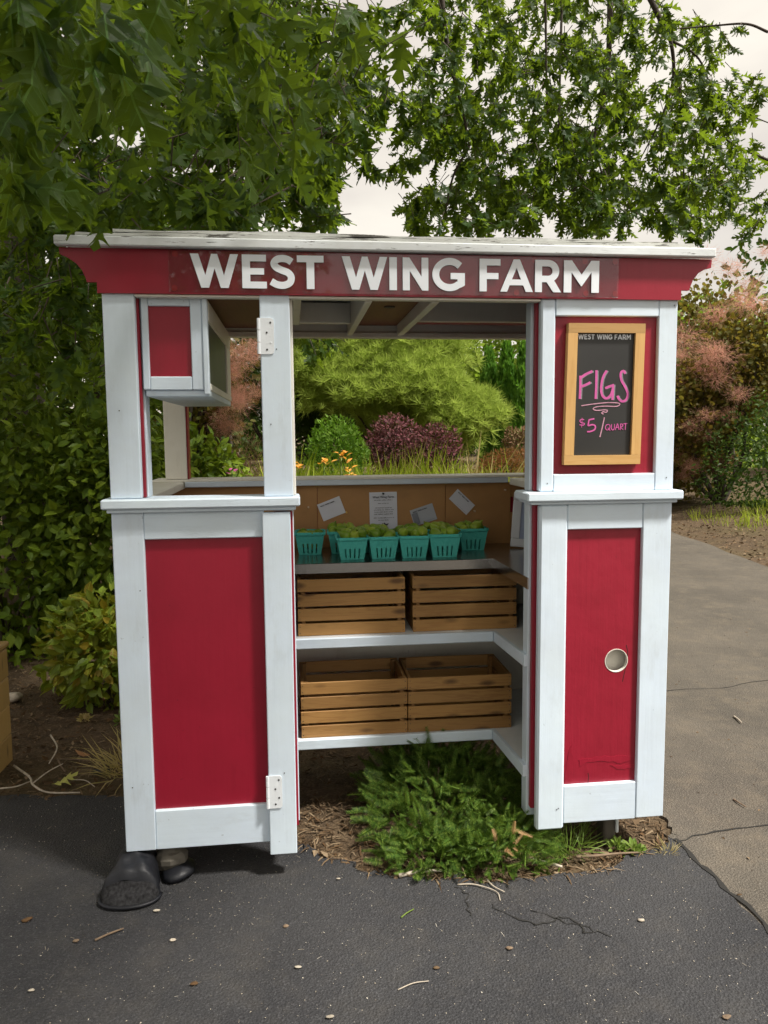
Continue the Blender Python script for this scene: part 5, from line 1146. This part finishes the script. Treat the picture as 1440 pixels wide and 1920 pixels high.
UNDER = [(520, 600, 30, 22, 1.5, 2.6, 28, .1), (610, 635, 70, 8, 1.6, 2.6, 21, .1), (600, 650, 35, 25, 3.0, 4.0, 28, .12)]
A_ = [oak_clusters(RIGHT, 81), oak_clusters(LEFT, 82), oak_clusters(NEAR, 83, per=3, spread=.10), oak_clusters(UNDER, 84)]
for k, (c, rad) in enumerate(UNSEEN_CLUMPS):
    Pb, db = lumpy((1700, 1000, 1700, 900)[k] if k < 4 else 600, c, rad, .2, seed=500+k); g = np.random.default_rng(500+k); A_.append((Pb, db*.4+g.normal(size=Pb.shape)*.6-[0, 0, .6], g.normal(size=Pb.shape)+[0, 0, .5], np.full(len(Pb),   .24 if k < 4 else .2), []))
P, T_, N_, S_ = (np.concatenate([a[i] for a in A_]) for i in range(4))
foliage(OK_, 'crown', 'oak', P, T_, N_, S_, 'oak', 300)
tw = [t for a in A_ for t in a[4]]
TV, TF = join(*[tube([a, b], [.005 if a[1] > 1 else .0022, .0015], 4, False) for a, b in tw if a[1] > -.3]); tg = put('twigs', TV, TF, 'twig', OK_); tag(tg, kind='stuff')

# ------------------------------------------------------------------ litter on the ground
def ground_scatter(name, label, pts, kind, size, mat, seed, flat=.15, cat='debris'):
    g = np.random.default_rng(seed); n = len(pts); a = g.uniform(0, 6.28, n)
    me = scatter(name, kind, pts, np.stack([np.cos(a), np.sin(a), g.normal(size=n)*flat], 1), g.normal(size=(n, 3))*flat+[0, 0, 1], size*g.uniform(.4, 1.3, n), mat); o = bpy.data.objects.new(name, me); link(o); tag(o, label, cat, kind='stuff')
def soil_pts(n, x0, x1, y0, y1, seed):
    g = np.random.default_rng(seed); x = g.uniform(x0, x1, n*3); y = g.uniform(y0, y1, n*3); ey = np.interp(x, edge[:, 0], edge[:, 1]); k = (y > ey-.03) & (x < np.interp(y, dl[:, 1], dl[:, 0])-.02); x, y = x[k][:n], y[k][:n]
    return np.stack([x, y, np.maximum(gz(x, y)+.006, np.where(y < np.interp(x, edge[:, 0], edge[:, 1])+.02, ROADZ+.004, -9))], 1)
ground_scatter('bark_litter', 'brown needles and bark litter on the soil by the stand', np.concatenate([soil_pts(7000, -3.2, 1.6, -.15, 3.0, 91), soil_pts(2600, -.1, 1.5, -.15, .6, 92)]), 'blade', .055, 'litter', 93, .35)
ground_scatter('leaf_litter', 'dry broken leaves on the soil by the stand', soil_pts(4200, -3.2, 1.6, -.12, 3.0, 94), 'small', .035, 'litter', 95, .5)
g = np.random.default_rng(96); x = g.uniform(-2.5, 1.5, 4200); y = -1.9+2.6*g.uniform(0, 1, 4200)**.8; k = y < np.interp(x, edge[:, 0], edge[:, 1])-.02
ground_scatter('grit', 'pale grit and seed bits scattered on the dark asphalt', np.stack([x, y, np.full(4200, ROADZ+.002)], 1)[k], 'small', .0055, 'chips', 97, .3)
x = g.uniform(-2.5, 1.5, 420); y = g.uniform(-1.9, .6, 420); k = y < np.interp(x, edge[:, 0], edge[:, 1])-.02
ground_scatter('straw_bits', 'thin straw bits scattered on the dark asphalt', np.stack([x, y, np.full(420, ROADZ+.003)], 1)[k], 'fine', .03, 'chips', 98, .12)
x = g.uniform(1.6, 5.2, 700); y = g.uniform(-.8, 8, 700); k = x > np.interp(y, dl[:, 1], dl[:, 0])+.03
ground_scatter('driveway_grit', 'bits of bark and grit on the worn driveway', np.stack([x, y, np.full(700, DRZ+.003)], 1)[k], 'small', .018, 'litter', 99, .3)
x = g.uniform(5.4, 8.5, 2600); y = g.uniform(3.5, 11.5, 2600); k = x > np.interp(y, dr[::-1, 1], dr[::-1, 0])+.02
ground_scatter('bank_mulch', 'wood chip mulch on the bank beyond the driveway', np.stack([x, y, gz(x, y)+.012], 1)[k], 'small', .06, 'litter', 100, .5)
def onroad(px, py, z=ROADZ):
    d = fw+RT*(px-720)/FPX+UP*(960-py)/FPX; return CAM+d*(z-CAM[2])/d[2]
def twig(pxs, r, mat, label, z=ROADZ, group='fallen twigs', bump=.01):
    P = [onroad(a, b, z)+[0, 0, r+bump*abs(math.sin(i*2.1))*.5] for i, (a, b) in enumerate(pxs)]
    V, F = tube(catmull(P, 5), np.linspace(r, r*.6, (len(P)-1)*5+1), 7); put('twig', V, F, mat, None, smooth=True, label=label, cat='twig', group=group)
SZ = GZ+.012
twig([(748, 1646), (785, 1640), (829, 1638)], .008, 'paletwig', 'thick bleached twig at the asphalt edge below the evergreen')
twig([(1080, 1610), (1120, 1609), (1160, 1605), (1205, 1601)], .006, 'browntwig', 'long brown stick lying below the right column', SZ+.01)
twig([(1000, 1616), (1030, 1625), (1054, 1631)], .008, 'paletwig', 'split pale wood splinter beside the evergreen', SZ+.01)
twig([(178, 1765), (205, 1755), (232, 1745)], .004, 'browntwig', 'grey-brown twig on the asphalt left of centre'); twig([(746, 1857), (775, 1847), (804, 1843)], .002, 'paletwig', 'thin curved twig on the asphalt near the bottom middle')
twig([(858, 1660), (890, 1662), (930, 1675), (938, 1690)], .003, 'paletwig', 'forked pale twig under the dead brown sprig'); twig([(912, 1650), (925, 1665), (946, 1676)], .003, 'paletwig', 'short pale twig crossing the forked one')
twig([(26, 1438), (55, 1460), (62, 1475), (90, 1488), (150, 1490)], .006, 'paletwig', 'long branching bleached twig by the wooden bin', SZ+.015); twig([(62, 1470), (90, 1450), (118, 1435)], .004, 'paletwig', 'bleached side twig leaning on the long branching one', SZ+.02)
twig([(0, 1480), (30, 1478), (58, 1468)], .004, 'paletwig', 'bleached twig at the foot of the wooden bin', SZ+.015); twig([(108, 1425), (115, 1440), (122, 1450)], .005, 'browntwig', 'short grey stub of twig on the mulch above the yellow leaf', SZ); twig([(95, 1380), (107, 1405), (92, 1435)], .005, 'paletwig', 'bent pale twig standing out on the mulch', SZ)
twig([(112, 1424), (160, 1428), (230, 1440)], .003, 'browntwig', 'long thin stem pointing at the left column', SZ+.01); twig([(135, 1463), (160, 1466), (178, 1478)], .003, 'paletwig', 'curved pale stem beside the yellow leaf', SZ+.01)
twig([(1375, 1500), (1385, 1508), (1398, 1516)], .004, 'browntwig', 'small stick on the driveway beside the right column', DRZ); twig([(752, 1722), (762, 1716), (776, 1708)], .003, 'weed', 'green sprig dropped on the asphalt below the evergreen'); twig([(1376, 1345), (1384, 1352), (1390, 1358)], .006, 'paletwig', 'pale stick further up the driveway', DRZ)
def fallen(px, py, kind, mat, size, label, z, rz=0., cat='leaf'):
    p = onroad(px, py, z); o = bpy.data.objects.new('fallen_leaf', mesh_pf('fallen_leaf', LEAF[kind][0]*[1, 1, -1], LEAF[kind][1], MT[mat])); o.location = p+[0, 0, .012]; o.rotation_euler = (.12, .1, rz); o.scale = (size,)*3; link(o); tag(o, label, cat, 'fallen leaves')
fallen(102, 1474, 'oak', 'yellowleaf', .115, 'yellow-green fallen oak leaf on the mulch by the asphalt', SZ+.012, -1.0); fallen(170, 1420, 'simple', 'brownleaf', .09, 'orange brown fallen leaf beside the left column', SZ+.01, 1.3); fallen(195, 1318, 'oak', 'brownleaf', .12, 'brown fallen leaf under the low bush', SZ+.01, .4); fallen(215, 1475, 'oak', 'litter', .1, 'pale crumpled dry leaf touching the left column', SZ+.015, 2.0)
for k, (px, py, lb) in enumerate([(50, 1727, 'tan husk on the asphalt at the far left'), (144, 1767, 'small tan husk left of the black bag, lower'), (292, 1710, 'curled cream husk beside the black bag'), (324, 1765, 'orange husk on the asphalt below the left door'), (366, 1848, 'curled white husk near the bottom left'), (537, 1738, 'pale green husk left of centre'), (557, 1817, 'round tan husk on the asphalt, lower middle'), (635, 1650, 'pinkish husk at the asphalt edge'), (818, 1817, 'oval tan husk on the asphalt, right of centre'), (957, 1780, 'orange husk on the asphalt right of the oval one'), (620, 1910, 'white curled husk at the bottom edge'), (1202, 1728, 'pale pebble beside a rusty stain'), (1385, 1680, 'pale husk lying in the driveway crack'), (1360, 1910, 'tan husk at the bottom right'), (60, 1860, 'crumbly white husk at the bottom left')]):
    p = onroad(px, py); V, F = blob((p[0], p[1], ROADZ+.006), (.010, .006, .003), 300+k, 1.1, 9, 6); put('husk', V, F, ['litter', 'browntwig', 'chips', 'paletwig'][k % 4], None, smooth=True, label=lb, cat='husk', group='seed husks on the asphalt')
V, F = tube([onroad(175, 1448, SZ+.02), onroad(206, 1446, SZ+.02)], .014, 10); put('pipe_end', V, F, 'vinyl', None, smooth=True, label='short black pipe end lying beside the left column', cat='pipe')
V, F = blob(onroad(24, 1315, SZ)+[0, 0, .03], (.055, .05, .035), 411, .3); put('rock', V, F, 'paletwig', None, smooth=True, label='pale tan stone beside the wooden bin', cat='rock')
